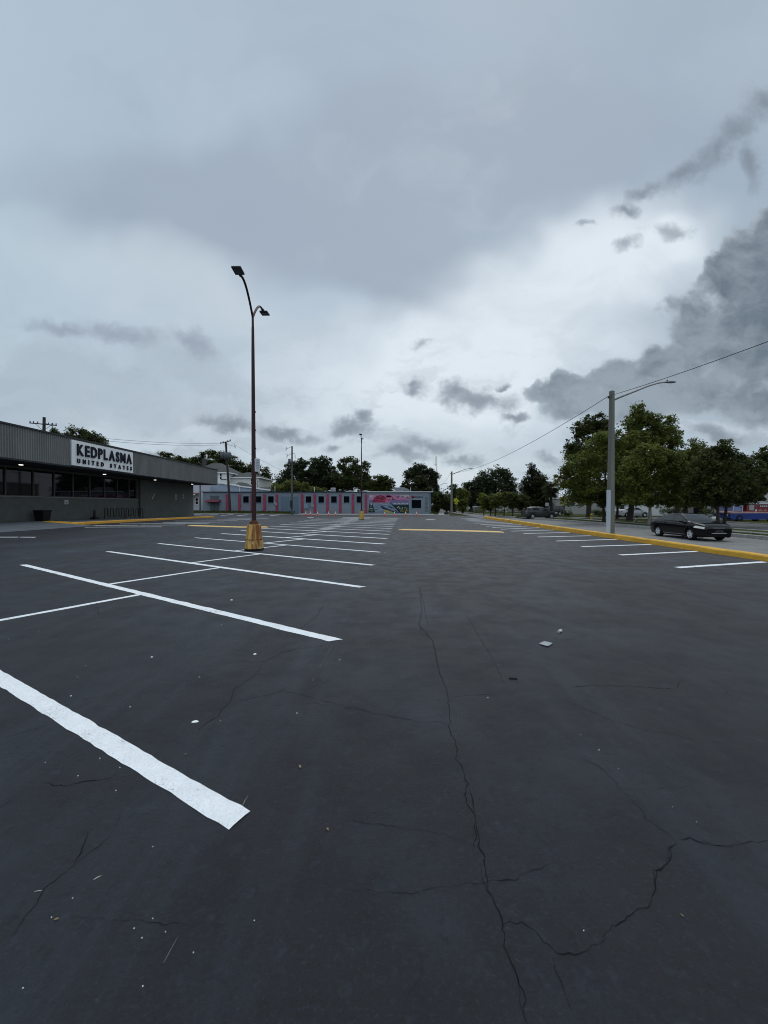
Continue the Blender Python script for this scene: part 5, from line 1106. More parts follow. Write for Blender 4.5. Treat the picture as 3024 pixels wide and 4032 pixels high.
        x = sp['mir']; z = belt(x) + .08; y = hw(x, belt(x)); m = MB(); m.bbox(x - .08, x + .08, *sorted((s * (y + .03), s * (y + .22))), z - .06, z + .07, .035); m.tube([(x, s * (y - .05), z - .06), (x, s * (y + .08), z - .02)], .025, 6); m.build('wing_mirror', paint, t, local=True)
        side_patch(sp['axles'][0] + wr + .10, sp['axles'][1] - wr - .10, lambda x: sp['clr'] + .10, lambda x: sp['clr'] + .13, s, .012).build('sill_strip', sp.get('sillm', M_CHR), t, local=True)
        for c in sp['axles']:
            y0 = Wp(c) - .03; wl = bpy.data.objects.new('wheel', None); COL.objects.link(wl); wl.parent = t; wl.location = (c, s * y0, wr)
            m = MB(); m.lathe([(wr * .64, -.0), (wr * .70, .012), (wr * .93, .012), (wr, -.03), (wr, -.17), (wr * .93, -.21), (wr * .60, -.21)], (0, 0, 0), 28, axis='y'); m.v = [(x, s * y, z) for x, y, z in m.v]; m.build('tyre', M_TYRE, wl, local=True)
            m = MB(); m.lathe([(wr * .70, .008), (wr * .64, .0), (wr * .60, -.05), (wr * .60, -.2)], (0, 0, 0), 28, axis='y')
            for k in range(5):
                a = k * 2 * math.pi / 5 + .3; ca, sa = math.cos(a), math.sin(a)
                for h, d in ((.085, 0),):
                    p = [(wr * .12, -.055), (wr * .63, -.04), (wr * .63, .04), (wr * .12, .055)]; q = [(r_ * ca - w_ * sa, r_ * sa + w_ * ca) for r_, w_ in p]
                    m.add([(a_, .0 - .03 * (1 if i in (0, 3) else 0), b_) for i, (a_, b_) in enumerate(q)] + [(a_, -.06, b_) for a_, b_ in q], [(0, 1, 2, 3), (0, 4, 5, 1), (2, 6, 7, 3)])
            m.lathe([(0, -.02), (.05, -.022), (.07, -.035)], (0, 0, 0), 12, axis='y'); m.v = [(x, s * y, z) for x, y, z in m.v]; m.build('rim', M_RIM, wl, local=True)
            m = MB(); m.lathe([(0, -.12), (wr * .6, -.12)], (0, 0, 0), 20, axis='y'); m.v = [(x, s * y, z) for x, y, z in m.v]; m.build('brake_disc', M_CARB, wl, local=True)
    top_patch(*sp['ws']).build('windscreen', M_CARG, t, local=True); top_patch(*sp['rw']).build('rear_window', M_CARG, t, local=True)
    g0, g1, gw = sp['grille']; m = MB(); x = L2 - .03
    n = 8; v = []
    for i in range(n + 1):
        y = lerp(-gw, gw, i / n); xx = L2 + .012 - .10 * (abs(y) / sp['W']) ** 2
        v += [(xx, y * .93, g0), (xx - .005, y, lerp(g0, g1, .5)), (xx - .03, y, g1)]
    m.add(v, [(i * 3 + k, i * 3 + 3 + k, i * 3 + 4 + k, i * 3 + 1 + k) for i in range(n) for k in range(2)], 0, True); gr = m.build('grille', pmat('grille_mesh', (.012, .013, .014), .35, .1), t, local=True)
    m = MB(); m.tube([v[3 * i] for i in range(n + 1)], .014, 6); m.tube([v[3 * i + 2] for i in range(n + 1)], .010, 6); m.build('grille_trim', M_CHR, gr, local=True)
    m = MB(); m.bbox(L2 - .12, L2 - .02, -sp['W'] * .6, sp['W'] * .6, sp['clr'] + .07, sp['clr'] + .16, .02); m.build('lower_intake', M_CARB, t, local=True)
    for s in (-1, 1): m = MB(); m.lathe([(0, 0), (.05, -.005), (.06, -.02)], (0, 0, 0), 10, axis='y'); Mx = Matrix.Translation((L2 - .085, s * sp['W'] * .70, .42)) @ Matrix.Rotation(R(-70), 4, 'Z'); m.v = [tuple(Mx @ Vector(q)) for q in m.v]; m.build('fog_lamp', M_HLAMP, t, local=True)
    for k in sp.get('extra', []): k(t)
    return t
SEDAN = dict(L=4.87, W=.925, H=1.48, wr=.335, clr=.20, axles=(-1.42, 1.43), top=[(-2.435, .86), (-2.38, .985), (-2.1, 1.075), (-1.75, 1.13), (-1.2, 1.33), (-.55, 1.455), (.0, 1.478), (.45, 1.42), (.85, 1.23), (1.18, 1.05), (1.6, .985), (2.05, .925), (2.33, .83), (2.435, .70)],
    belt=[(-2.4, .98), (-1.6, 1.0), (0, .95), (1.2, .92), (2.4, .82)], ff=1.25, rf=-1.5, tf=.20, tr=.14, tumble=.26, wins=[(-1.62, -1.12), (-1.08, -.12), (-.06, 1.0)], hdr=.085, wtrim=True, hl=(1.72, 2.37, .65, .765), tl=(.80, .93), handles=(-.75, .25), seams=(-1.1, -.09, .98), mir=.86, ws=(.47, 1.14, .93), rw=(-1.72, -.88, .86), grille=(.44, .72, .66))
for k in ('top', 'belt'): SEDAN[k] = [(x, z * 1.07) for x, z in SEDAN[k]]
SEDAN.update(H=1.58, wr=.352, hl=(1.72, 2.37, .70, .82), tl=(.86, 1.0), grille=(.47, .77, .66), hdr=.09)
M_BLKP = pmat('black_car_paint', (.002, .0025, .0035), .3, .02, 1., spec=.02, coat=.6); M_GRYP = pmat('dark_grey_car_paint', (.030, .035, .034), .3, .03, 1., coat=.6)
make_car(SEDAN, 'sedan', 'glossy black sedan driving along the road behind the yellow kerb', (19.15, 24.25, zr), math.atan2(-1, -.047), M_BLKP)
def roof_rails(t):
    for s in (-1, 1): m = MB(); m.tube([(-1.6, s * .60, 1.66), (-1.3, s * .60, 1.735), (.1, s * .61, 1.745), (.35, s * .61, 1.70)], .02, 6); m.build('roof_rail', M_CHR, t, local=True)
SUV = dict(L=4.75, W=.95, H=1.74, wr=.37, clr=.27, axles=(-1.36, 1.42), top=[(-2.37, 1.05), (-2.33, 1.15), (-2.2, 1.32), (-1.95, 1.62), (-1.5, 1.71), (-.6, 1.745), (.1, 1.73), (.55, 1.60), (.95, 1.32), (1.2, 1.17), (1.7, 1.10), (2.1, 1.0), (2.3, .88), (2.37, .74)],
    belt=[(-2.4, 1.15), (0, 1.07), (1.2, 1.03), (2.4, .9)], ff=1.5, rf=-1.7, tf=.16, tr=.10, tumble=.19, wins=[(-2.05, -1.35), (-1.3, -.3), (-.24, .95)], hdr=.11, wtrim=True, hl=(1.9, 2.3, .80, .90), tl=(1.0, 1.14), handles=(-.95, .1), seams=(-1.32, -.27, .95), mir=.82, ws=(.42, 1.12, .9), rw=(-2.28, -1.99, .8), grille=(.55, .8, .6), extra=[roof_rails], sillm=M_CARB)
make_car(SUV, 'suv', 'dark grey SUV turning across the road, side on, far beyond the yellow kerb', (P(2125, 2040, 58).x, 58, -.30), R(-2), M_GRYP)
make_car(dict(SUV, extra=[]), 'suv', 'black parked SUV mostly hidden behind the dark grey moving SUV', (P(2165, 2030, 68).x, 68, -.12), R(182), M_BLKP)
make_car(SEDAN, 'sedan', 'pale parked car half hidden by the big trunk right of the near street light', (P(2488, 2030, 60).x, 60, -.12), R(4), pmat('silver_car_paint', (.38, .39, .40), .3, .03, 1., coat=1.))
make_car(SEDAN, 'sedan', 'white parked car far down the lawn beside the yellow-green tree', (P(1830, 2008, 118).x, 118, -.12), R(0), pmat('white_car_paint', (.65, .65, .65), .3, .03, 1., coat=1.))

# red, cream and blue van at the right edge
Yv = 44.; xv = P(2876, 2050, Yv).x; van = thing('tour_van', 'red and blue open tour van with a white roof parked at the right edge', 'van', (xv + 3.2, Yv + 1.1, -.22))
M_VB = pmat('van_blue', (.010, .035, .19), .35, .05, 1., coat=.6); M_VR = pmat('van_red', (.17, .012, .018), .4, .1, 1., coat=.5); M_VC = pmat('van_cream', (.48, .30, .27), .5, .15, 2.); M_VW = pmat('van_white', (.55, .56, .56), .5, .05)
b0 = -3.2
m = MB(); pr = [(-3.2, .62), (-3.12, .40), (-2.9, .30), (3.3, .30), (3.3, 1.02), (-3.1, 1.0), (-3.22, .9)]
def side_ext(pr, w, mb): 
    n = len(pr); vs = [(x, -w, z) for x, z in pr] + [(x, w, z) for x, z in pr]; mb.add(vs, [tuple(range(n))[::-1], tuple(range(n, 2 * n))] + [(k, (k + 1) % n, n + (k + 1) % n, n + k) for k in range(n)][::1]); return mb
side_ext(pr, 1.05, m).build('lower_body', M_VB, van, local=True)
m = MB(); side_ext([(-3.21, 1.003), (3.3, 1.023), (3.3, 1.16), (-1.6, 1.20), (-2.9, 1.24), (-3.18, 1.18)], 1.06, m).build('belt_panel', M_VC, van, local=True)
m = MB(); side_ext([(-1.35, 1.165), (3.3, 1.163), (3.3, 2.05), (-1.25, 2.05)], 1.03, m).build('upper_body', M_VR, van, local=True)
m = MB(); side_ext([(-2.75, 2.10), (3.3, 2.052), (3.3, 2.2), (-1.2, 2.24), (-2.6, 2.2)], 1.10, m).build('roof', M_VW, van, local=True)
for s in (-1, 1):
    for xa, za, xb in ((-2.82, 1.24, -2.68), (-1.75, 1.2, -1.70)): m = MB(); m.tube([(xa, s * .98, za), (xb, s * .98, 2.1)], .045, 6); m.build('cab_pillar', M_VW, van, local=True)
m = MB(); m.add([(-2.80, -.93, 1.28), (-2.80, .93, 1.28), (-2.69, .93, 2.05), (-2.69, -.93, 2.05)], [(0, 3, 2, 1)]); m.add([(-2.70, -.965, 1.28), (-1.82, -.965, 1.26), (-1.78, -.965, 2.0), (-2.62, -.965, 2.05)], [(0, 1, 2, 3)]); m.build('windscreen', pmat('blue_tinted_glass', (.22, .25, .46), .15, .1), van, local=True)
m = MB(); m.box(-1.0, -.45, -1.036, -1.031, 1.35, 1.95); m.build('side_window', pmat('pale_van_window', (.30, .33, .33), .2, .1), van, local=True)
m = MB(); m.box(.05, 3.3, -1.036, -1.031, 1.72, 1.95); w_ = m.build('name_board', pmat('dark_van_board', (.03, .02, .025), .5, .1), van, local=True)
m = MB(); x = .2
for k, w in enumerate((.16, .2, .12, .18, .2, .1, .18, .16, .2, .14, .2, .16, .18)): m.box(x, x + w, -1.041, -1.037, 1.77, 1.90); x += w + .055
m.build('lettering', M_VW, w_, local=True)
m = MB(); x = .0
for w in (.5, .35, .6, .4, .5): m.box(x, x + w, -1.036, -1.031, 1.30, 1.36); m.box(x + .1, x + w, -1.036, -1.031, 1.46, 1.50); x += w + .14
m.build('side_stripe', M_VC, van, local=True); m = MB(); m.poly([(-.35, -1.036, 1.2), (-.15, -1.036, 1.26), (-.1, -1.036, 1.5), (-.3, -1.036, 1.45)]); m.build('notice', M_VW, van, local=True)
m = MB(); m.tube([(-3.26, -1.0, .52), (-3.26, 1.0, .52)], .07, 8); m.build('bumper', pmat('van_blue_bumper', (.02, .06, .22), .4, .05), van, local=True)
for s in (-1, 1):
    m = MB(); m.lathe([(0, -.03), (.10, -.02), (.12, .02)], (0, 0, 0), 12, axis='y'); m.v = [(-3.215 + y * .8, s * .7 + x, .78 + z) for x, y, z in m.v]; m.build('headlight', M_HLAMP, van, local=True)
    for c in (-2.1, 1.6):
        m = MB(); m.lathe([(0, -.02), (.2, -.02), (.24, .02), (.40, .02), (.42, -.03), (.42, -.2), (.2, -.22)], (0, 0, 0), 22, axis='y'); m.v = [(c + x, s * (1.04 + y), .42 + z) for x, y, z in m.v]; m.build('wheel', M_TYRE, van, local=True)
m = MB(); r = random.Random(8)
for px, py, s in ((2838, 2044, .45), (2852, 2042, .5), (2866, 2041, .5), (2872, 2036, .4), (2815, 2042, .4), (2858, 2047, .4)):
    c = P(px, py, 45.5); bm = bmesh.new(); bmesh.ops.create_icosphere(bm, subdivisions=2, radius=s)
    for v in bm.verts: v.co = Vector((c.x, 45.5, -.1 + s * .45)) + Vector((v.co.x * 1.2, v.co.y, v.co.z * .75)) * (1 + .25 * noise.noise(v.co * 3 + Vector((px, 0, 0))))
    bm.verts.index_update(); m.add([v.co.copy() for v in bm.verts], [[v.index for v in f.verts] for f in bm.faces], 0, True); bm.free()
tag(m.build('sack_heap', pmat('white_sack', (.55, .56, .55), .7, .08, 4.)), 'heap of white sacks on the ground left of the red and blue van', 'sack heap')
jb = P(1737, 2028, 67); t = thing('junk_pile', 'leaning grey slab over white scraps at the corner right of the blue building', 'junk pile', (jb.x, 67, -.1)); m = MB(); m.bbox(-.5, .5, -.12, .12, 0, 1.15, .02, M=Matrix.Rotation(R(24), 4, 'Y') @ Matrix.Rotation(R(-25), 4, 'X')); m.build('slab', pmat('grey_slab', (.22, .22, .20), .8, .15), t, local=True)
m = MB(); m.bbox(-.55, .0, -.6, -.2, 0, .32, .08); m.bbox(.02, .42, -.62, -.25, 0, .36, .1); m.build('scrap', M_VW, t, local=True); m = MB(); m.bbox(-1.3, -.6, -.5, 0, 0, .4, .08); m.bbox(.6, 1.2, -.2, .3, 0, .6, .1); m.build('crate', MATS['dark_junk'], t, local=True)
# ------------------------------------------------------------------ trees
M_BARK = pmat('dark_bark_trunk', (.035, .030, .025), .95, .25, 5., .5, 14., stretch=(1, 1, .25)); M_PALE = pmat('pale_bark_trunk', (.20, .20, .18), .9, .2, 4., .3, 14., stretch=(1, 1, .3))
LM = dict(bright=leafmat('bright_foliage', (.048, .066, .017), (.195, .225, .048)), mid=leafmat('mid_foliage', (.050, .066, .018), (.195, .220, .056)), dark=leafmat('dark_foliage', (.026, .036, .013), (.100, .120, .038)),
          blue=leafmat('cool_dark_foliage', (.022, .032, .017), (.082, .102, .050)), olive=leafmat('olive_foliage', (.024, .028, .010), (.060, .064, .024)), lime=leafmat('lime_foliage', (.08, .11, .015), (.22, .26, .05)), cyp=leafmat('cypress_foliage', (.020, .024, .014), (.055, .058, .030)))
def crown_mesh(els, n, leaf, seed, den=.34, flat=.75, hollow=.0):
    r = random.Random(seed); m = MB(); vol = [e[3] * e[4] * e[5] for e in els]; tv = sum(v ** .72 for v in vol); V = []; Fc = []
    for e, vv in zip(els, vol):
        cx, cy, cz, rx, ry, rz_ = e; rm = (rx * ry * rz_) ** (1 / 3); ne = int(n * vv ** .72 / tv); sr = max(rm * den, leaf * 2.2); ns = max(6, int(2.3 * (rm / sr) ** 2.1 * 3))
        per = max(6, ne // ns)
        for _ in range(ns):
            while True:
                d = Vector((r.uniform(-1, 1), r.uniform(-1, 1), r.uniform(-1, 1)))
                if .05 < d.length < 1: break
            d = d.normalized() * (r.uniform(hollow, 1) ** .45) * .86; c = Vector((cx + d.x * rx, cy + d.y * ry, cz + d.z * rz_)); s = sr * r.uniform(.5, 1.3)
            for _ in range(int(per * r.uniform(.6, 1.4))):
                q = Vector((r.gauss(0, 1), r.gauss(0, 1), r.gauss(0, 1))); q = q.normalized() * (r.random() ** .5) * s; p = c + Vector((q.x, q.y, q.z * flat))
                a = Vector((r.gauss(0, 1), r.gauss(0, 1), r.gauss(0, .6))).normalized(); b = a.cross(Vector((r.gauss(0, .7), r.gauss(0, .7), 1))).normalized(); ll = leaf * r.uniform(.6, 1.35); k = len(V)
                V += [p - a * ll * .5, p + b * ll * .30 + a * ll * .05, p + a * ll * .55, p - b * ll * .30 + a * ll * .02]; Fc.append((k, k + 1, k + 2, k + 3))
    return m.add(V, Fc)
def tree(name, label, cat, px, D, els, mat, n, leaf, seed, tr=.22, bark=None, group=None, den=.34, base_py=None, lean=0, hollow=0., limbs=True, base_z=-.12, trunk_px=None):
    b = P(trunk_px or px, 1988, D); base = Vector((b.x, D, base_z)); t = thing(name, label, cat, base, group); E3 = []
    for e in els:
        c = P(e[0], e[1], D); rx, rz_ = e[2] * D / F, e[3] * D / F; ry = e[4] * D / F if len(e) > 4 else max(.6 * rx, min(rx, rz_) * .9); rx *= 1.12; rz_ *= 1.12; E3.append((c.x, D + (rng.uniform(-.3, .3) * ry), c.z, rx, ry, rz_))
    crown_mesh(E3, int(n * 1.35), leaf, seed, den, hollow=hollow).build('crown', LM[mat], t)
    m = MB(); cz = sum(e[2] * e[3] for e in E3) / sum(e[3] for e in E3); cxm = sum(e[0] * e[3] for e in E3) / sum(e[3] for e in E3); low = min(e[2] - e[5] for e in E3); hi = max(e[2] + e[5] * .4 for e in E3); fork = Vector((lerp(base.x, cxm, .10) + lean, D, lerp(base.z, max(low, base.z + 1), 1.0) + .3))
    m.tube([base - Vector((0, 0, .1)), base + Vector((0, 0, .25)), base.lerp(fork, .5) + Vector((tr * .3, 0, 0)), fork], [tr * 1.5, tr * 1.1, tr * .9, tr * .75], 9)
    if limbs:
        for e in E3:
            c = Vector(e[:3]) + Vector((0, 0, e[5] * .3)); mid = fork.lerp(c, .5) + Vector((0, 0, .12 * (c - fork).length)); m.tube([fork - Vector((0, 0, .2)), mid, c], [tr * .55, tr * .34, tr * .10], 6)
            for k in range(3):
                q = Vector((e[0] + rng.uniform(-.7, .7) * e[3], e[1] + rng.uniform(-.6, .6) * e[4], e[2] + rng.uniform(-.3, .7) * e[5])); m.tube([mid, mid.lerp(q, .5) + Vector((0, 0, .2)), q], [tr * .22, tr * .13, tr * .04], 5)
    m.build('trunk', M_PALE if bark == 'pale' else M_BARK, t); return t
GR = 'street trees on the grass strip right of the road'
tree('leafy_tree', 'broad bright green tree spreading behind the near street light', 'tree', 2378, 43, [(2300, 1850, 92, 72), (2395, 1775, 95, 82), (2236, 1885, 52, 48), (2330, 1915, 118, 42), (2430, 1860, 70, 75), (2450, 1740, 60, 52), (2270, 1962, 66, 32), (2420, 1966, 84, 34), (2345, 1960, 60, 34)], 'bright', 36000, .23, 21, .16, group=GR)
tree('leafy_tree', 'bright green tree above the roof of the black sedan, paler trunk than its neighbours', 'tree', 2558, 37, [(2560, 1810, 92, 62), (2630, 1850, 56, 66), (2500, 1862, 72, 66), (2560, 1905, 110, 46), (2640, 1910, 60, 44), (2520, 1966, 80, 32), (2620, 1968, 74, 28)], 'bright', 28000, .21, 22, .15, 'pale', GR)
tree('tall_tree', 'tallest ragged tree, its spires standing above the bright green trees', 'tree', 2479, 45.7, [(2514, 1630, 36, 44), (2535, 1670, 60, 50), (2584, 1668, 30, 42), (2640, 1678, 30, 42), (2606, 1730, 62, 50), (2655, 1735, 34, 46), (2520, 1740, 80, 62), (2480, 1680, 36, 40), (2640, 1810, 60, 60), (2490, 1850, 70, 100)], 'mid', 21000, .27, 23, .34, den=.25)
tree('tall_tree', 'dark tall tree behind the left shoulder of the broad bright green tree', 'tree', 2318, 60, [(2345, 1660, 48, 40), (2290, 1700, 48, 44), (2250, 1765, 36, 44), (2372, 1700, 38, 56), (2310, 1770, 60, 48), (2262, 1800, 40, 40)], 'dark', 12000, .30, 24, .35, den=.24)
tree('leafy_tree', 'dark leafy tree filling the gap between the tall spires and the right-hand dark trees', 'tree', 2700, 47, [(2720, 1790, 48, 56), (2690, 1860, 58, 66), (2745, 1850, 36, 50), (2720, 1920, 64, 50), (2710, 1970, 60, 30), (2700, 1830, 60, 60)], 'mid', 16000, .25, 25, .2, group=GR)
tree('dense_tree', 'dense black-green tree over the front of the black sedan, left of two close trunks', 'tree', 2827, 33.5, [(2830, 1800, 62, 48), (2785, 1870, 82, 62), (2850, 1766, 40, 32), (2860, 1880, 90, 62), (2770, 1920, 60, 48), (2820, 1930, 90, 40), (2790, 1968, 74, 30), (2840, 1964, 60, 26), (2770, 1830, 50, 50)], 'dark', 24000, .20, 26, .13, group=GR)
tree('dense_tree', 'dense black-green tree on the right of two close trunks, its crown reaching the picture edge', 'tree', 2853, 34.5, [(2925, 1850, 72, 56), (2965, 1900, 76, 62), (2895, 1830, 46, 46), (2930, 1935, 90, 44), (2880, 1900, 60, 50), (2900, 1962, 84, 30), (2970, 1955, 60, 30)], 'dark', 19000, .20, 27, .13, group=GR)
tree('dense_tree', 'dark tree cut by the right edge of the picture', 'tree', 3045, 36, [(3030, 1810, 46, 60), (3020, 1890, 66, 62), (3080, 1850, 80, 90)], 'dark', 8000, .27, 28, .2, group=GR)
tree('leafy_tree', 'dark bushy tree low behind the white building and the black sedan', 'tree', 2660, 56, [(2660, 1930, 46, 46), (2690, 1962, 34, 30)], 'mid', 3000, .32, 29, .14)
tree('small_tree', 'small leafy tree before the white building near the red octagonal sign', 'tree', 2693, 58, [(2693, 1975, 34, 28), (2680, 1960, 22, 16)], 'mid', 1600, .30, 30, .10)
tree('leafy_tree', 'thin dark tree right of the near street light, low crown over the big trunk', 'tree', 2430, 52, [(2440, 1930, 80, 40), (2380, 1945, 60, 34), (2500, 1945, 60, 36)], 'dark', 6000, .34, 31, .16)
tree('conifer', 'open pointed cypress left of the palm, taller than its neighbours', 'tree', 2098, 74, [(2093, 1838, 12, 16), (2096, 1862, 24, 18), (2088, 1895, 34, 26), (2118, 1885, 26, 26), (2098, 1935, 48, 30), (2070, 1925, 22, 24), (2105, 1975, 56, 26)], 'cyp', 7500, .34, 32, .24, den=.26)
tree('brown_tree', 'brownish dense tree just right of the pointed cypress', 'tree', 2135, 72, [(2128, 1905, 28, 34), (2140, 1950, 40, 38), (2120, 1985, 54, 22)], 'olive', 5500, .34, 33, .22)
HS = 'dark oaks along the far side of the road'
tree('oak_tree', 'largest dark oak mass behind the row of round trees', 'tree', 1950, 104, [(1955, 1862, 34, 26), (1912, 1888, 46, 34), (1985, 1875, 30, 34), (2008, 1905, 34, 40), (1950, 1920, 72, 46), (1900, 1940, 50, 42), (2015, 1950, 34, 36)], 'blue', 11000, .50, 34, .5, den=.25, group=HS)
tree('oak_tree', 'dark oak stepping down to the left of the largest oak mass', 'tree', 1855, 104, [(1868, 1912, 34, 24), (1845, 1930, 32, 32), (1885, 1950, 44, 36), (1830, 1960, 30, 32), (1860, 1975, 50, 24)], 'blue', 6500, .50, 35, .4, den=.27, group=HS)
tree('oak_tree', 'grey-green tree right of the smaller crossing sign', 'tree', 1822, 90, [(1822, 1948, 20, 30), (1818, 1980, 26, 28)], 'mid', 3000, .42, 36, .18, group=HS)
tree('oak_tree', 'slim dark tree peeping over the second street light', 'tree', 1788, 118, [(1783, 1918, 14, 14), (1790, 1950, 22, 26), (1788, 1975, 34, 22)], 'dark', 2800, .50, 37, .3, group=HS)
tree('small_tree', 'yellow-green slender small tree at the left end of the row of round trees', 'tree', 1905, 70, [(1903, 1958, 13, 12), (1904, 1976, 16, 18), (1906, 1994, 13, 12)], 'lime', 1500, .30, 38, .07)
RR = 'row of small round trees on the lawn'
for i, (px, D, els, mt, lb) in enumerate([(1932, 69, [(1932, 1972, 20, 20), (1930, 1990, 18, 14)], 'olive', 'small round tree touching the yellow-green tree'), (1950, 68, [(1952, 1962, 26, 20), (1950, 1985, 26, 16)], 'mid', 'small round tree second right of the yellow-green tree'), (1985, 66, [(1984, 1956, 30, 22), (1990, 1980, 30, 20)], 'mid', 'tallest tree in the row of small round trees'), (2018, 64, [(2018, 1962, 30, 22), (2022, 1985, 30, 20)], 'dark', 'small round tree just left of the dark grey SUV'), (2055, 66, [(2050, 1970, 28, 24), (2060, 1990, 26, 14)], 'dark', 'small round tree behind the tail of the dark grey SUV')]):
    tree('round_tree', lb, 'tree', px, D, els, mt, 2600, .30, 40 + i, .09, group=RR)
BT = 'trees behind the blue building'
tree('oak_tree', 'domed dark oak standing alone behind the right end of the blue building', 'tree', 1690, 96, [(1634, 1846, 28, 18), (1664, 1842, 30, 20), (1640, 1870, 46, 32), (1690, 1872, 32, 32), (1712, 1905, 22, 38), (1665, 1905, 50, 36), (1605, 1880, 20, 24), (1700, 1950, 40, 30)], 'blue', 9500, .46, 50, .5, den=.25, group=BT)
tree('oak_tree', 'olive tree in front of the lone domed oak above the rooftop unit', 'tree', 1650, 86, [(1645, 1895, 34, 22), (1610, 1912, 34, 18), (1670, 1915, 26, 28), (1640, 1935, 60, 20)], 'olive', 5000, .40, 51, .35, group=BT)
tree('oak_tree', 'dark bushes filling the corner right of the blue building', 'tree', 1745, 92, [(1735, 1965, 40, 26), (1762, 1980, 34, 30), (1722, 1990, 28, 26), (1745, 2005, 48, 18)], 'dark', 5500, .42, 52, .25, group=BT)
tree('oak_tree', 'dark broad tree behind the grey utility pole', 'tree', 1180, 92, [(1150, 1848, 34, 26), (1185, 1830, 30, 26), (1130, 1885, 42, 34), (1190, 1870, 54, 40), (1160, 1905, 70, 30)], 'blue', 9000, .44, 53, .45, group=BT)
tree('oak_tree', 'tallest flat-topped dark tree behind the middle of the blue building', 'tree', 1262, 94, [(1238, 1820, 22, 16), (1282, 1814, 28, 16), (1262, 1845, 48, 30), (1245, 1885, 54, 40), (1300, 1875, 38, 40)], 'blue', 9000, .44, 54, .45, group=BT)
tree('oak_tree', 'open-branched tree with sky gaps behind the second lamp post', 'tree', 1375, 92, [(1362, 1812, 26, 12), (1392, 1812, 20, 12), (1345, 1838, 20, 20), (1378, 1850, 38, 28), (1412, 1850, 20, 24), (1440, 1832, 16, 20), (1438, 1868, 22, 26), (1360, 1890, 54, 34), (1425, 1905, 40, 30)], 'dark', 9000, .40, 55, .4, den=.24, group=BT)
tree('oak_tree', 'lower spreading tree right of the open-branched tree, over the mural', 'tree', 1500, 90, [(1500, 1892, 46, 18), (1478, 1912, 50, 24), (1530, 1912, 30, 22), (1500, 1932, 66, 14)], 'dark', 5000, .42, 56, .35, group=BT)
tree('oak_tree', 'greener leafy tree low behind the garage door roof', 'tree', 1140, 84, [(1105, 1925, 44, 20), (1150, 1912, 40, 22), (1195, 1922, 44, 22), (1240, 1930, 40, 16)], 'mid', 5500, .36, 57, .3, group=BT)
tree('oak_tree', 'dark tree mass filling behind the blue building left of the mural', 'tree', 1330, 97, [(1320, 1905, 80, 40), (1420, 1905, 70, 36), (1240, 1905, 80, 40), (1480, 1922, 50, 26), (1130, 1915, 60, 34)], 'dark', 14000, .46, 58, .4, group=BT)
HB = 'trees behind the houses'
tree('oak_tree', 'dark lacy tree just right of the rusty lamp post above the cream house', 'tree', 1020, 108, [(1000, 1850, 36, 26), (1035, 1862, 28, 22), (985, 1890, 46, 32), (1040, 1895, 36, 30), (1060, 1920, 30, 24), (1015, 1925, 60, 24)], 'dark', 7500, .48, 60, .4, den=.24, group=HB)
tree('oak_tree', 'dark lacy tree behind the pole with two transformers', 'tree', 880, 108, [(838, 1792, 24, 20), (875, 1798, 22, 20), (858, 1824, 44, 28), (910, 1822, 28, 26), (895, 1854, 60, 30), (945, 1845, 34, 30), (960, 1878, 50, 34), (915, 1890, 60, 30)], 'dark', 12000, .48, 61, .4, den=.23, group=HB)
tree('oak_tree', 'small-leaved tree peeping over the far end of the shop roof', 'tree', 790, 100, [(800, 1795, 18, 18), (772, 1812, 28, 16), (812, 1820, 32, 22), (742, 1818, 28, 14), (790, 1842, 70, 18), (835, 1850, 40, 24)], 'dark', 6500, .42, 62, .35, den=.24, group=HB)
tree('oak_tree', 'low tree line just above the middle of the shop roof', 'tree', 680, 92, [(665, 1795, 22, 9), (640, 1790, 14, 8), (700, 1806, 26, 10), (730, 1815, 20, 10), (690, 1820, 60, 12)], 'dark', 3500, .38, 63, .3, den=.26, group=HB)
tree('oak_tree', 'dark rounded tree rising over the sign on the shop roof', 'tree', 330, 62, [(283, 1694, 14, 14), (258, 1712, 22, 11), (325, 1704, 26, 16), (365, 1718, 28, 16), (400, 1742, 26, 20), (330, 1735, 70, 22), (285, 1730, 30, 18)], 'dark', 6500, .28, 64, .3, den=.25, group=HB)
tree('small_tree', 'leafy tuft beside the leaning pole over the shop roof', 'tree', 218, 60, [(216, 1697, 8, 9), (222, 1706, 10, 8)], 'dark', 500, .24, 65, .1, group=HB)
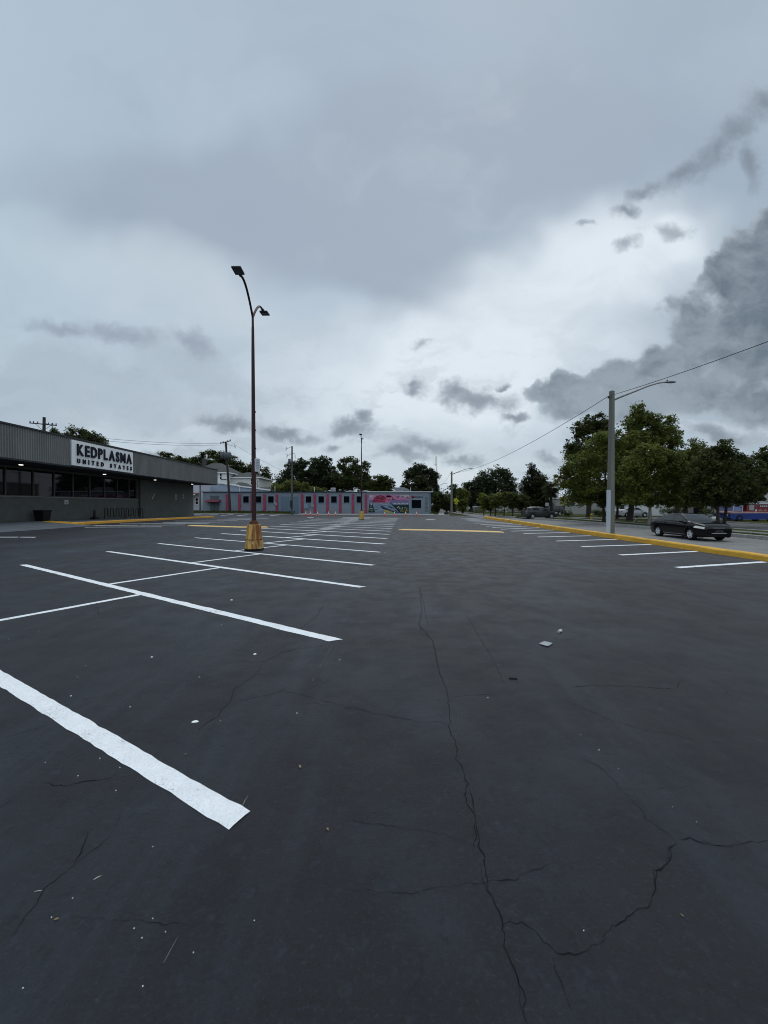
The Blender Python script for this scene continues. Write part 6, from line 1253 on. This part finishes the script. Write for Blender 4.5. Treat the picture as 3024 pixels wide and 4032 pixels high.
# cabbage palm
b = P(2172, 1988, 66); base = Vector((b.x, 66, -.12)); t = thing('palm_tree', 'cabbage palm with hanging dead fronds behind the dark grey SUV', 'palm', base); top = P(2166, 1925, 66); m = MB(); m.tube([base, base.lerp(top, .5) + Vector((.1, 0, 0)), top], [.26, .2, .2], 10); m.build('trunk', M_BARK, t)
m = MB(); r = random.Random(4)
for k in range(70):
    a = r.uniform(0, 6.283); el = r.uniform(-1.35, 1.1); L_ = r.uniform(1.0, 1.7); d = Vector((math.cos(a) * math.cos(el), math.sin(a) * math.cos(el), math.sin(el))); c = top + d * L_ * .55; sd_ = d.cross(Vector((0, 0, 1))).normalized(); upv = sd_.cross(d)
    for j in range(11):
        q = (j / 10 - .5) * 2.4; e = c + (d * math.cos(q) + sd_ * math.sin(q)) * L_ * .75 + Vector((0, 0, -.25 - .2 * abs(q))); w = upv * .05 + sd_ * .035; m.add([c - w, c + w, e], [(0, 1, 2)])
m.build('frond_crown', LM['olive'], t)
# clipped hedges and shrubs
def shrub(px, py, D, w, h, label, mat='dark', n=900):
    c = P(px, py, D); o = crown_mesh([(c.x, D, c.z, w, w * .7, h)], n, .16, int(px), .4).build('shrub', LM[mat]); tag(o, label, 'shrub', 'low shrubs on the far lawns')
for a in ((1885, 2012, 88, 2.0, .8, 'dark shrub under the left end of the largest oak mass'), (1940, 2012, 88, 2.2, .9, 'dark shrub behind the second small round tree'), (1965, 2013, 86, 1.6, .8, 'dark shrub behind the gap left of the tallest small round tree'), (2005, 2013, 86, 2.0, .9, 'dark shrub right of the tallest small round tree'), (2040, 2014, 84, 1.8, .8, 'dark shrub just left of the dark grey SUV'), (2233, 2022, 60, .95, .5, 'round dark shrub behind the larger crossing sign'), (2348, 2018, 58, .9, .6, 'dark shrub behind the yellow hydrant'), (2375, 2022, 57, 1.1, .55, 'wide dark shrub left of the near street light\'s base'), (2628, 2012, 60, 1.5, .7, 'broad clipped shrub before the white building'), (2665, 2010, 60, 1.3, .7, 'round clipped shrub right of the broad one before the white building'), (2792, 2016, 55, 1.5, .8, 'leafy shrub before the grey shopfront building'), (2830, 2020, 54, 1.0, .7, 'shrub nearest the white sacks and the red and blue van'), (2452, 2028, 62, 1.5, .5, 'low dark shrub right of the near street light')): shrub(*a)
# distant wood closing the horizon
E3 = []; r = random.Random(12)
for i in range(70):
    x = lerp(-190, 260, i / 69) + r.uniform(-3, 3); D = r.uniform(150, 185); h = r.uniform(3.5, 6.); E3.append((x, D, h * .7, r.uniform(4.5, 7), 4., h))
stuff(crown_mesh(E3, 26000, .85, 77, .4).build('distant_wood', LM['blue']))
